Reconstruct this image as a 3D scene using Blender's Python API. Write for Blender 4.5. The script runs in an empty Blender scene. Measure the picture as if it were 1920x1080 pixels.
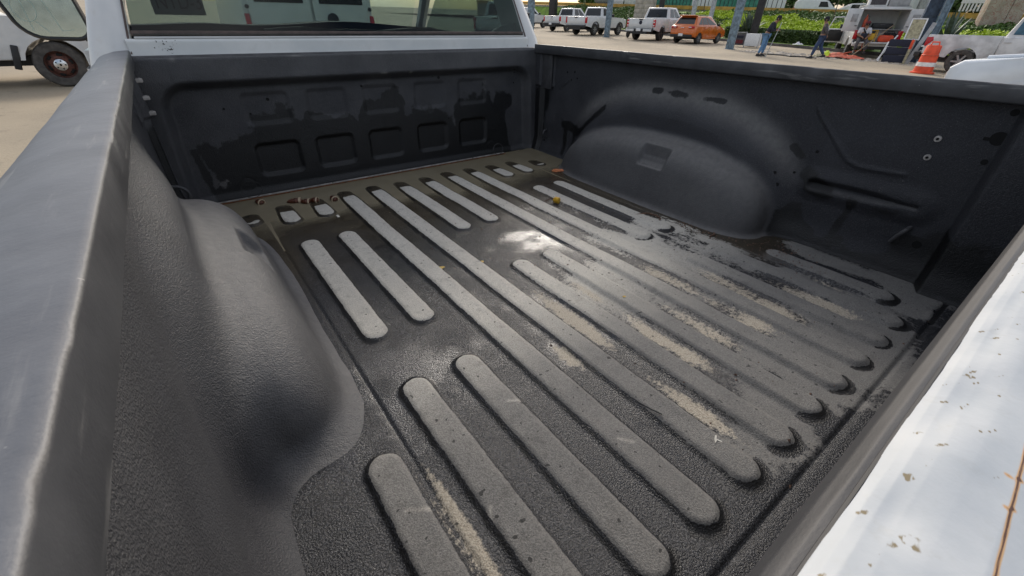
import bpy, bmesh, math, random
import numpy as np
from mathutils import Vector, Matrix
R = math.radians
rnd = random.Random(7)
scene = bpy.context.scene
COL = scene.collection

# ------------------------------------------------------------------ camera
cam = bpy.data.cameras.new('camera')
cam.sensor_width = 36.0
cam.lens = 36 * 789.64 / 1920
cam.clip_start = 0.01
cam.clip_end = 2000
co = bpy.data.objects.new('camera', cam)
COL.objects.link(co)
yaw, pitch, roll = 0.6508, 0.5692, 0.0226
fw = Vector((math.sin(yaw) * math.cos(pitch), math.cos(yaw) * math.cos(pitch), -math.sin(pitch)))
rt = Vector((math.cos(yaw), -math.sin(yaw), 0))
up = rt.cross(fw)
rt, up = math.cos(roll) * rt + math.sin(roll) * up, -math.sin(roll) * rt + math.cos(roll) * up
co.matrix_world = Matrix(((rt.x, up.x, -fw.x, -0.7394), (rt.y, up.y, -fw.y, -0.0432), (rt.z, up.z, -fw.z, 0.6184), (0, 0, 0, 1)))
cam.dof.use_dof = True
cam.dof.focus_distance = 1.4
cam.dof.aperture_fstop = 45
scene.camera = co

# ------------------------------------------------------------------ sky, sun, exposure
SUN_EL, SUN_AZ = R(32), R(37)          # azimuth from +y towards +x
w = bpy.data.worlds.new('World')
scene.world = w
w.use_nodes = True
nt = w.node_tree
bg = nt.nodes['Background']
sky = nt.nodes.new('ShaderNodeTexSky')
sky.sky_type = 'NISHITA'
sky.sun_disc = False
sky.sun_elevation = SUN_EL
sky.sun_rotation = SUN_AZ
sky.dust_density = 4.0
sky.air_density = 1.0
tc = nt.nodes.new('ShaderNodeTexCoord')
nz = nt.nodes.new('ShaderNodeTexNoise')
nz.inputs['Scale'].default_value = 2.2
nz.inputs['Detail'].default_value = 6
nt.links.new(tc.outputs['Generated'], nz.inputs['Vector'])
rp = nt.nodes.new('ShaderNodeValToRGB')
rp.color_ramp.elements[0].position = .42
rp.color_ramp.elements[1].position = .74
mxs = nt.nodes.new('ShaderNodeMix')
mxs.data_type = 'RGBA'
nt.links.new(nz.outputs['Fac'], rp.inputs['Fac'])
nt.links.new(rp.outputs['Color'], mxs.inputs['Factor'])
nt.links.new(sky.outputs['Color'], mxs.inputs['A'])
mxs.inputs['B'].default_value = (9.5, 9.6, 9.9, 1)
nt.links.new(mxs.outputs['Result'], bg.inputs['Color'])
bg.inputs['Strength'].default_value = 0.15
sl = bpy.data.lights.new('sun', 'SUN')
sl.energy = 1.5
sl.angle = R(13)
sl.color = (1.0, .96, .90)
so = bpy.data.objects.new('sun', sl)
COL.objects.link(so)
sd = Vector((math.sin(SUN_AZ) * math.cos(SUN_EL), math.cos(SUN_AZ) * math.cos(SUN_EL), math.sin(SUN_EL)))
so.rotation_euler = sd.to_track_quat('Z', 'Y').to_euler()
so.location = (0, 0, 30)
vs = scene.view_settings
vs.view_transform = 'Standard'
vs.look = 'None'
vs.gamma = 1
vs.use_curve_mapping = False
vs.exposure = 0.05

# ------------------------------------------------------------------ small maths
def sstep(a, b, x):
    t = np.clip((x - a) / (b - a), 0, 1)
    return t * t * (3 - 2 * t)
_tabs = {}
def vn(x, y, sc, seed=0):
    if seed not in _tabs:
        _tabs[seed] = np.random.default_rng(seed + 11).random((256, 256))
    T = _tabs[seed]
    X, Y = x * sc + 1000.3, y * sc + 1000.7
    xi, yi = np.floor(X).astype(int), np.floor(Y).astype(int)
    fx, fy = X - xi, Y - yi
    fx, fy = fx * fx * (3 - 2 * fx), fy * fy * (3 - 2 * fy)
    a = T[xi % 256, yi % 256]; b = T[(xi + 1) % 256, yi % 256]
    c = T[xi % 256, (yi + 1) % 256]; d = T[(xi + 1) % 256, (yi + 1) % 256]
    return (a * (1 - fx) + b * fx) * (1 - fy) + (c * (1 - fx) + d * fx) * fy
def fbm(x, y, sc, seed=0, o=4):
    s = 0; a = .5
    for i in range(o):
        s = s + a * (vn(x, y, sc * 2 ** i, seed + i) - .5); a *= .55
    return s * 1.6           # about -0.5 .. 0.5
def segd(px, py, a, b):
    ax, ay = a; bx, by = b
    t = np.clip(((px - ax) * (bx - ax) + (py - ay) * (by - ay)) / ((bx - ax) ** 2 + (by - ay) ** 2), 0, 1)
    return np.hypot(px - ax - t * (bx - ax), py - ay - t * (by - ay))
def rrect(x, y, x0, x1, y0, y1, r):
    qx = np.abs(x - (x0 + x1) / 2) - (x1 - x0) / 2 + r
    qy = np.abs(y - (y0 + y1) / 2) - (y1 - y0) / 2 + r
    return np.hypot(np.maximum(qx, 0), np.maximum(qy, 0)) + np.minimum(np.maximum(qx, qy), 0) - r

# ------------------------------------------------------------------ materials
class NT:
    """tiny wrapper for node building"""
    def __init__(s, name):
        s.m = bpy.data.materials.new(name); s.m.use_nodes = True
        s.t = s.m.node_tree; s.b = s.t.nodes['Principled BSDF']; s.out = s.t.nodes['Material Output']
    def n(s, typ, **kw):
        nd = s.t.nodes.new(typ)
        for k, v in kw.items(): setattr(nd, k, v)
        return nd
    def l(s, a, b): s.t.links.new(a, b)
    def coord(s, what='Object'):
        return s.n('ShaderNodeTexCoord').outputs[what]
    def noise(s, scale, detail=4, rough=.55, vec=None, dist=0):
        nd = s.n('ShaderNodeTexNoise'); nd.inputs['Scale'].default_value = scale
        nd.inputs['Detail'].default_value = detail; nd.inputs['Roughness'].default_value = rough
        nd.inputs['Distortion'].default_value = dist
        s.l(vec if vec is not None else s.coord(), nd.inputs['Vector'])
        return nd.outputs['Fac']
    def attr(s, name):
        return s.n('ShaderNodeAttribute', attribute_name=name).outputs['Fac']
    def math(s, op, a, b=None, c=None):
        nd = s.n('ShaderNodeMath', operation=op)
        for i, v in enumerate((a, b, c)):
            if v is None: continue
            if isinstance(v, (int, float)): nd.inputs[i].default_value = v
            else: s.l(v, nd.inputs[i])
        return nd.outputs[0]
    def ramp(s, v, a, b, ca=(0, 0, 0), cb=(1, 1, 1)):
        nd = s.n('ShaderNodeMapRange'); nd.interpolation_type = 'SMOOTHSTEP'
        s.l(v, nd.inputs['Value']); nd.inputs['From Min'].default_value = a; nd.inputs['From Max'].default_value = b
        return nd.outputs['Result']
    def mix(s, f, a, b):
        nd = s.n('ShaderNodeMix', data_type='RGBA')
        if isinstance(f, (int, float)): nd.inputs['Factor'].default_value = f
        else: s.l(f, nd.inputs['Factor'])
        for k, v in (('A', a), ('B', b)):
            if isinstance(v, tuple): nd.inputs[k].default_value = (*v[:3], 1)
            else: s.l(v, nd.inputs[k])
        return nd.outputs['Result']
    def mixf(s, f, a, b):
        nd = s.n('ShaderNodeMix', data_type='FLOAT')
        if isinstance(f, (int, float)): nd.inputs['Factor'].default_value = f
        else: s.l(f, nd.inputs['Factor'])
        for k, v in (('A', a), ('B', b)):
            if isinstance(v, (int, float)): nd.inputs[k].default_value = v
            else: s.l(v, nd.inputs[k])
        return nd.outputs['Result']
    def bump(s, h, strength, dist, prev=None):
        nd = s.n('ShaderNodeBump')
        if isinstance(strength, (int, float)): nd.inputs['Strength'].default_value = strength
        else: s.l(strength, nd.inputs['Strength'])
        nd.inputs['Distance'].default_value = dist
        s.l(h, nd.inputs['Height'])
        if prev is not None: s.l(prev, nd.inputs['Normal'])
        return nd.outputs['Normal']
    def set(s, color=None, rough=None, normal=None, **kw):
        for k, v in (('Base Color', color), ('Roughness', rough), ('Normal', normal)):
            if v is None: continue
            if isinstance(v, tuple): s.b.inputs[k].default_value = (*v[:3], 1)
            elif isinstance(v, (int, float)): s.b.inputs[k].default_value = v
            else: s.l(v, s.b.inputs[k])
        for k, v in kw.items():
            s.b.inputs[k.replace('_', ' ')].default_value = v
        return s.m

def simple(name, c, rough=.5, var=.25, scale=6, metal=0, bump=0, bscale=60, **kw):
    t = NT(name)
    n = t.noise(scale, 5)
    d = tuple(x * (1 - var) for x in c); e = tuple(min(1, x * (1 + var)) for x in c)
    rr = t.mixf(n, max(0, rough - .1), min(1, rough + .1))
    nm = t.bump(t.noise(bscale, 3), bump, .01) if bump else None
    return t.set(t.mix(t.ramp(n, .3, .7), d, e), rr, nm, Metallic=metal, **kw)

MAT = {}
def build_materials():
    M = MAT
    # --- sprayed bed liner on walls (attributes: wet, dust)
    t = NT('bed_liner')
    n1 = t.noise(9, 5); n2 = t.noise(140, 3); n3 = t.noise(420, 2)
    wetf = t.ramp(t.math('ADD', t.attr('wet'), t.math('MULTIPLY', t.math('SUBTRACT', n2, .5), .6)), .30, .68)
    dust = t.math('MULTIPLY', t.attr('dust'), t.mixf(t.noise(60, 4), .4, 1.4))
    base = t.mix(t.attr('lit_tone'), t.mix(t.ramp(n1, .3, .7), (.0075, .0085, .0135), (.014, .0155, .022)), t.mix(t.ramp(n1, .3, .7), (.045, .046, .051), (.072, .073, .078)))  # mixes a shaded and a lit colour of the same liner
    base = t.mix(t.ramp(n3, .45, .75), base, t.mix(.5, base, (.085, .085, .088)))
    base = t.mix(dust, base, (.26, .25, .235))
    base = t.mix(t.ramp(t.noise(300, 1), .77, .80), base, (.20, .195, .185))
    col = t.mix(wetf, base, (.0065, .0068, .0075))
    nm = t.bump(n3, .95, .0024)
    nm = t.bump(n2, .5, .0024, nm)
    M['liner'] = t.set(col, t.mixf(wetf, t.mixf(n1, .5, .64), .30), nm)
    # --- floor (attributes: dry, pale, mud, dirt)
    t = NT('bed_floor_liner')
    n1 = t.noise(13, 6, .6); n2 = t.noise(95, 5, .62); n3 = t.noise(360, 3, .6); n4 = t.noise(900, 2)
    dv = t.math('ADD', t.attr('dry'), t.math('ADD', t.math('MULTIPLY', t.math('SUBTRACT', n2, .5), .62), t.math('MULTIPLY', t.math('SUBTRACT', n3, .5), .25)))
    dry = t.ramp(dv, .42, .58)
    paleA = t.math('ADD', t.attr('pale'), t.math('MULTIPLY', t.math('SUBTRACT', n1, .5), .35))
    dryc = t.mix(t.ramp(paleA, .0, 1.0), (.18, .176, .169), (.66, .625, .55))
    dryc = t.mix(t.ramp(n3, .38, .62), t.mix(.26, dryc, (.015, .015, .015)), t.mix(.06, dryc, (.6, .58, .54)))
    dryc = t.mix(t.ramp(n4, .40, .60), t.mix(.30, dryc, (.01, .01, .01)), dryc)
    dryc = t.mix(t.ramp(t.noise(38, 6, .7), .50, .74), dryc, t.mix(.30, dryc, (.03, .028, .026)))
    dryc = t.mix(t.ramp(n2, .58, .72), dryc, t.mix(.35, dryc, (.05, .048, .045)))
    wetc = t.mix(t.ramp(n3, .42, .68), (.009, .0098, .012), (.054, .056, .062))
    wetc = t.mix(t.math('MULTIPLY', t.attr('mud'), t.mixf(n2, .5, 1.1)), wetc, (.052, .040, .022))
    di = t.math('MULTIPLY', t.ramp(t.math('ADD', t.attr('dirt'), t.math('ADD', t.math('MULTIPLY', t.math('SUBTRACT', n2, .5), 1.1), t.math('MULTIPLY', t.math('SUBTRACT', n3, .5), .5))), .34, .68), .88)
    dirtc = t.mix(t.ramp(n3, .35, .65), (.30, .262, .205), (.52, .465, .375))
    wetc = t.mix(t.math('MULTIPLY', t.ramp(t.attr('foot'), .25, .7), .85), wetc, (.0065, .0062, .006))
    col = t.mix(dry, wetc, dryc)
    col = t.mix(di, col, dirtc)
    drop = t.ramp(t.noise(85, 1, .4), .72, .74)
    col = t.mix(t.math('MULTIPLY', drop, .8), col, (.018, .018, .018))
    alld = t.math('MAXIMUM', dry, di)
    nm = t.bump(n3, t.math('MULTIPLY', t.mixf(alld, .75, .6), t.math('SUBTRACT', 1.0, t.math('MULTIPLY', t.attr('film'), .75))), .0034)
    nm = t.bump(n4, .3, .0012, nm)
    nm = t.bump(n1, t.mixf(alld, .10, .02), .02, nm)
    rg = t.mixf(alld, t.mixf(t.attr('film'), t.mixf(n2, .17, .32), .09), .9)
    M['floor'] = t.set(col, rg, nm)
    # --- rail cap
    t = NT('rail_cap_liner')
    n1 = t.noise(14, 6, .6); n2 = t.noise(330, 3)
    sc = t.n('ShaderNodeMapping'); sc.inputs['Scale'].default_value = (60, 6, 60); t.l(t.coord(), sc.inputs['Vector'])
    n5 = t.noise(1.0, 5, .6, sc.outputs[0])
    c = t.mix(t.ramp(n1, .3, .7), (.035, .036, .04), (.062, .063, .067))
    c = t.mix(t.attr('lit_tone'), c, t.mix(t.ramp(n1, .3, .7), (.080, .084, .095), (.132, .138, .150)))  # paler mix carries the painted sky sheen
    c = t.mix(t.math('MULTIPLY', t.ramp(n5, .58, .72), .5), c, (.26, .255, .245))
    c = t.mix(t.ramp(t.noise(110, 2), .76, .80), c, (.30, .29, .28))
    nm = t.bump(t.noise(700, 2), .16, .0006)
    nm = t.bump(n1, .18, .01, nm)
    M['rail'] = t.set(c, t.mixf(n1, .40, .56), nm)
    t = NT('smooth_liner_lip')
    M['lip'] = t.set(t.mix(t.noise(45, 5, .6), (.020, .021, .024), (.042, .042, .046)), .55, t.bump(t.noise(900, 2), .3, .0003))
    # --- white paints
    t = NT('white_truck_paint')
    n1 = t.noise(4, 5); n2 = t.noise(30, 5)
    c = t.mix(t.ramp(n1, .3, .7), (.54, .55, .55), (.63, .63, .62))
    c = t.mix(t.math('MULTIPLY', t.ramp(n2, .55, .75), .35), c, (.5, .48, .44))
    M['white'] = t.set(c, .32, None, Coat_Weight=.4, Coat_Roughness=.08)
    t = NT('chipped_cab_paint')
    chip = t.ramp(t.math('ADD', t.attr('chip'), t.math('MULTIPLY', t.math('SUBTRACT', t.noise(150, 3, .6), .5), 1.9)), .66, .72)
    c = t.mix(t.ramp(t.noise(7, 5), .35, .7), (.55, .57, .565), (.64, .645, .63))
    c = t.mix(t.math('MULTIPLY', t.ramp(t.noise(40, 5), .5, .8), .3), c, (.5, .5, .47))
    M['cab'] = t.set(t.mix(chip, c, (.03, .028, .025)), .35, None, Coat_Weight=.3)
    t = NT('tailgate_paint')
    c = t.mix(t.ramp(t.noise(30, 5), .3, .7), (.43, .455, .47), (.51, .525, .53))
    c = t.mix(t.math('MULTIPLY', t.ramp(t.noise(110, 6, .7), .52, .78), .25), c, (.36, .35, .30))
    rs = t.attr('rust')
    c = t.mix(t.ramp(rs, .05, .5), c, (.55, .33, .16))
    c = t.mix(t.ramp(rs, .55, .85), c, (.09, .035, .018))
    c = t.mix(t.ramp(t.attr('grime'), .3, .7), c, (.20, .16, .09))
    M['tailgate'] = t.set(c, .52, t.bump(t.noise(300, 3), .12, .0008))
    # --- glass
    t = NT('tinted_glass')
    tr = t.n('ShaderNodeBsdfTransparent'); tr.inputs['Color'].default_value = (.50, .57, .555, 1)
    gl = t.n('ShaderNodeBsdfGlossy'); gl.inputs['Roughness'].default_value = .015
    fr = t.n('ShaderNodeFresnel'); fr.inputs['IOR'].default_value = 1.34
    dn = t.ramp(t.noise(60, 5), .5, .9)
    df = t.n('ShaderNodeBsdfDiffuse'); df.inputs['Color'].default_value = (.3, .29, .27, 1)
    m1 = t.n('ShaderNodeMixShader'); m2 = t.n('ShaderNodeMixShader')
    t.l(t.math('MULTIPLY', fr.outputs[0], t.math('SUBTRACT', 1.0, t.n('ShaderNodeNewGeometry').outputs['Backfacing'])), m1.inputs[0]); t.l(tr.outputs[0], m1.inputs[1]); t.l(gl.outputs[0], m1.inputs[2])
    t.l(t.math('MULTIPLY', dn, .02), m2.inputs[0]); t.l(m1.outputs[0], m2.inputs[1]); t.l(df.outputs[0], m2.inputs[2])
    t.l(m2.outputs[0], t.out.inputs['Surface'])
    M['glass'] = t.m
    t = NT('clear_glass')
    tr = t.n('ShaderNodeBsdfTransparent'); tr.inputs['Color'].default_value = (.95, .985, .97, 1)
    gl = t.n('ShaderNodeBsdfGlossy'); gl.inputs['Roughness'].default_value = .01
    m1 = t.n('ShaderNodeMixShader'); fr = t.n('ShaderNodeFresnel'); fr.inputs['IOR'].default_value = 1.3
    t.l(t.math('MULTIPLY', fr.outputs[0], t.math('SUBTRACT', 1.0, t.n('ShaderNodeNewGeometry').outputs['Backfacing'])), m1.inputs[0]); t.l(tr.outputs[0], m1.inputs[1]); t.l(gl.outputs[0], m1.inputs[2]); t.l(m1.outputs[0], t.out.inputs['Surface'])
    M['clearglass'] = t.m
    M['darkglass'] = simple('dark_window_glass', (.012, .014, .016), .06, .3, 3)
    M['blueglass'] = simple('sky_blue_window_glass', (.06, .13, .18), .05, .3, 3)
    # --- muddy water
    t = NT('muddy_water')
    n = t.noise(9, 4)
    t.set(t.mix(n, (.20, .170, .112), (.28, .243, .168)), .035, t.bump(t.noise(60, 2), .03, .002))
    t.l(t.math('MULTIPLY', t.ramp(t.attr('depth'), .0, .0034), t.mixf(n, .80, .93)), t.b.inputs['Alpha'])
    M['water'] = t.m
    # --- ground
    t = NT('dusty_yard_ground')
    n1 = t.noise(.22, 6, .6); n2 = t.noise(2.2, 6, .65); n3 = t.noise(30, 4)
    c = t.mix(t.ramp(n1, .35, .65), (.37, .305, .215), (.28, .235, .17))
    c = t.mix(t.math('MULTIPLY', t.ramp(n2, .55, .7), .55), c, (.15, .13, .10))
    c = t.mix(t.ramp(n3, .4, .8), c, t.mix(.3, c, (.42, .35, .25)))
    M['ground'] = t.set(c, .9, t.bump(n3, .5, .02))
    t = NT('asphalt')
    n = t.noise(12, 5)
    M['asphalt'] = t.set(t.mix(n, (.11, .10, .09), (.17, .16, .145)), .85)
    M['concrete'] = simple('concrete', (.36, .33, .28), .85, .25, 5, bump=.3)
    M['kerb'] = simple('kerb_concrete', (.10, .09, .085), .85, .3, 5, bump=.3)
    M['stone'] = simple('stone_block', (.42, .37, .31), .85, .2, 3, bump=.2)
    t = NT('graffiti_concrete')
    n = t.noise(2.0, 4, .5, dist=2.5)
    g = t.math('ABSOLUTE', t.math('SUBTRACT', n, .5))
    c = t.mix(t.ramp(t.noise(3, 5), .3, .7), (.33, .28, .22), (.44, .38, .31))
    M['graffiti'] = t.set(t.mix(t.math('MULTIPLY', t.ramp(g, .025, .008), .75), c, (.30, .09, .07)), .85)
    M['grass'] = simple('grass', (.13, .22, .02), .8, .35, 1.5, bump=.4, bscale=30)
    t = NT('leaf'); oi = t.n('ShaderNodeObjectInfo')
    M['leaf'] = t.set(t.mix(t.noise(3.5, 4), (.035, .075, .018), (.13, .21, .045)), .55)
    t = NT('hedge_leaf')
    M['hedge'] = t.set(t.mix(t.noise(4, 4), (.02, .045, .01), (.07, .12, .022)), .6)
    t = NT('lime_leaf')
    M['lime'] = t.set(t.mix(t.noise(2.5, 4), (.26, .38, .02), (.50, .60, .05)), .6)
    M['agave'] = simple('agave_leaf', (.085, .115, .085), .55, .4, 8)
    M['bark'] = simple('bark', (.09, .075, .06), .9, .4, 12, bump=.4)
    M['steel_blue'] = simple('blue_grey_painted_steel', (.15, .21, .26), .55, .4, 7, bump=.1)
    M['steel_light'] = simple('light_grey_painted_steel', (.36, .39, .41), .55, .3, 7)
    M['steel_dark'] = simple('dark_painted_steel', (.018, .018, .02), .5, .4, 6)
    M['ibeam'] = simple('slate_blue_painted_steel', (.055, .085, .13), .5, .5, 4)
    M['tyre'] = simple('tyre_rubber', (.03, .028, .026), .85, .4, 20)
    M['dusty_tyre'] = simple('dusty_tyre_rubber', (.072, .066, .06), .9, .35, 14)
    M['rim'] = simple('alloy_rim', (.32, .32, .32), .4, .2, 10, metal=.6)
    M['rim_dark'] = simple('dark_alloy_rim', (.04, .04, .042), .4, .2, 10, metal=.4)
    M['rust_rim'] = simple('rusty_steel_rim', (.085, .030, .020), .75, .5, 30, bump=.3)
    M['chrome'] = simple('chrome', (.62, .62, .63), .25, .1, 8, metal=.9)
    M['black'] = simple('black_plastic', (.015, .015, .016), .55, .3, 10)
    M['hole'] = simple('hole_dark', (.003, .003, .003), .9, .2, 10)
    M['dark'] = simple('dark_interior', (.006, .007, .011), .8, .3, 8)
    M['grey'] = simple('grey_fabric', (.055, .052, .05), .85, .3, 30)
    M['ltgrey'] = simple('grey_paint', (.33, .33, .33), .5, .2, 6)
    M['red_lamp'] = simple('red_tail_lamp', (.42, .01, .02), .2, .2, 9)
    M['clear_lamp'] = simple('clear_lamp', (.7, .66, .64), .15, .1, 9)
    M['orange'] = simple('orange_car_paint', (.56, .125, .012), .25, .12, 2, Coat_Weight=.6)
    M['drum'] = simple('orange_drum_plastic', (.72, .075, .022), .5, .2, 4)
    M['band'] = simple('white_reflective_band', (.75, .72, .70), .5, .15, 8)
    M['silver'] = simple('silver_white_paint', (.60, .64, .68), .22, .08, 2, Coat_Weight=.6)
    M['dirty_white'] = simple('dirty_white_paint', (.52, .52, .52), .4, .25, 2.5)
    M['yellow'] = simple('yellow_plastic', (.62, .36, .02), .5, .2, 30)
    M['mustard'] = simple('mustard_rail_paint', (.42, .25, .05), .7, .25, 2)
    M['lime_cloth'] = simple('hi_vis_cloth', (.55, .70, .05), .8, .2, 10)
    M['redcloth'] = simple('red_tarp', (.42, .075, .035), .75, .3, 6)
    M['wood'] = simple('old_wood', (.26, .19, .12), .8, .35, 14)
    M['board'] = simple('stained_board', (.38, .34, .22), .8, .35, 9)
    M['skin'] = simple('skin', (.30, .16, .10), .6, .15, 8)
    M['navy'] = simple('navy_cloth', (.018, .02, .035), .9, .3, 20)
    M['greycloth'] = simple('grey_cloth', (.075, .070, .075), .9, .3, 20)
    M['jeans_light'] = simple('light_blue_denim', (.11, .22, .38), .9, .3, 20)
    M['jeans'] = simple('blue_denim', (.035, .06, .13), .9, .35, 20)
    M['whitecloth'] = simple('white_cloth', (.62, .62, .64), .9, .15, 20)
    M['blackcloth'] = simple('black_cloth', (.012, .012, .014), .9, .3, 20)
    M['maroon'] = simple('maroon_cloth', (.12, .02, .025), .9, .3, 20)
    M['teal'] = simple('teal_panel', (.05, .22, .16), .7, .35, 3)
    M['husk'] = simple('wet_brown_husk', (.085, .024, .010), .3, .5, 160, bump=.4, bscale=300)
    M['husk_rim'] = simple('pale_husk_rim', (.45, .35, .24), .7, .3, 160)
    M['leafbit'] = simple('dry_yellow_leaf', (.50, .34, .08), .7, .3, 120)
    M['copper'] = simple('orange_copper_wire', (.60, .20, .08), .45, .25, 90)
    M['rustwire'] = simple('rusty_wire', (.10, .055, .035), .7, .5, 150)
    M['seam'] = simple('grey_seam_metal', (.34, .32, .30), .55, .3, 60)
    M['rust'] = simple('rust', (.16, .055, .02), .85, .5, 120)
    M['paper'] = simple('white_scrap', (.6, .58, .52), .8, .15, 90)
    M['plate'] = simple('plate_grey', (.12, .13, .128), .6, .12, 20)
    M['plate_white'] = simple('plate_white', (.7, .7, .7), .5, .12, 20)
    M['ink'] = simple('black_ink', (.004, .004, .004), .7, .1, 20)
    M['greylip'] = simple('brown_window_seal', (.085, .062, .055), .75, .3, 30)
    t = NT('mirror_glass')
    n = t.noise(20, 5)
    M['mirror'] = t.set(t.mix(n, (.66, .80, .76), (.78, .88, .85)), t.mixf(n, .06, .2), None, Metallic=.85)
    M['etch'] = simple('pale_etched_line', (.42, .55, .50), .7, .1, 20)
build_materials()

# ------------------------------------------------------------------ object helpers
def tag(o, label=None, cat=None, group=None, kind=None):
    if label: o['label'] = label
    if cat: o['category'] = cat
    if group: o['group'] = group
    if kind: o['kind'] = kind
    return o
def empty(name, loc=(0, 0, 0), rz=0):
    o = bpy.data.objects.new(name, None); COL.objects.link(o)
    o.location = loc; o.rotation_euler = (0, 0, rz); o.empty_display_size = .1
    return o
def link(name, me, mat=None, parent=None, loc=None, rz=None):
    o = bpy.data.objects.new(name, me); COL.objects.link(o)
    if mat is not None:
        me.materials.clear()
        for m in (mat if isinstance(mat, (list, tuple)) else [mat]): me.materials.append(MAT[m])
    if parent is not None: o.parent = parent
    if loc is not None: o.location = loc
    if rz is not None: o.rotation_euler = (0, 0, rz)
    return o
def np_mesh(name, V, F, attrs=None, normals=None, smooth=True):
    """V (n,3), F (m,4) or (m,3) int arrays; attrs of used vertices"""
    used = np.unique(F)
    idx = np.full(len(V), -1); idx[used] = np.arange(len(used))
    V2 = V[used]; F2 = idx[F]
    k = F.shape[1]
    me = bpy.data.meshes.new(name)
    me.vertices.add(len(V2)); me.vertices.foreach_set('co', V2.astype(np.float32).ravel())
    me.loops.add(F2.size); me.loops.foreach_set('vertex_index', F2.astype(np.int32).ravel())
    me.polygons.add(len(F2)); me.polygons.foreach_set('loop_start', np.arange(0, F2.size, k, dtype=np.int32))
    me.update(calc_edges=True)
    if smooth: me.polygons.foreach_set('use_smooth', np.ones(len(F2), bool))
    for a, v in (attrs or {}).items():
        at = me.attributes.new(a, 'FLOAT', 'POINT'); at.data.foreach_set('value', v[used].astype(np.float32))
    if normals is not None:
        me.normals_split_custom_set_from_vertices(normals[used].tolist())
    return me
def grid_faces(nu, nv):
    i = np.arange(nu * nv).reshape(nu, nv)
    return np.stack([i[:-1, :-1], i[1:, :-1], i[1:, 1:], i[:-1, 1:]], -1).reshape(-1, 4)

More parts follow.
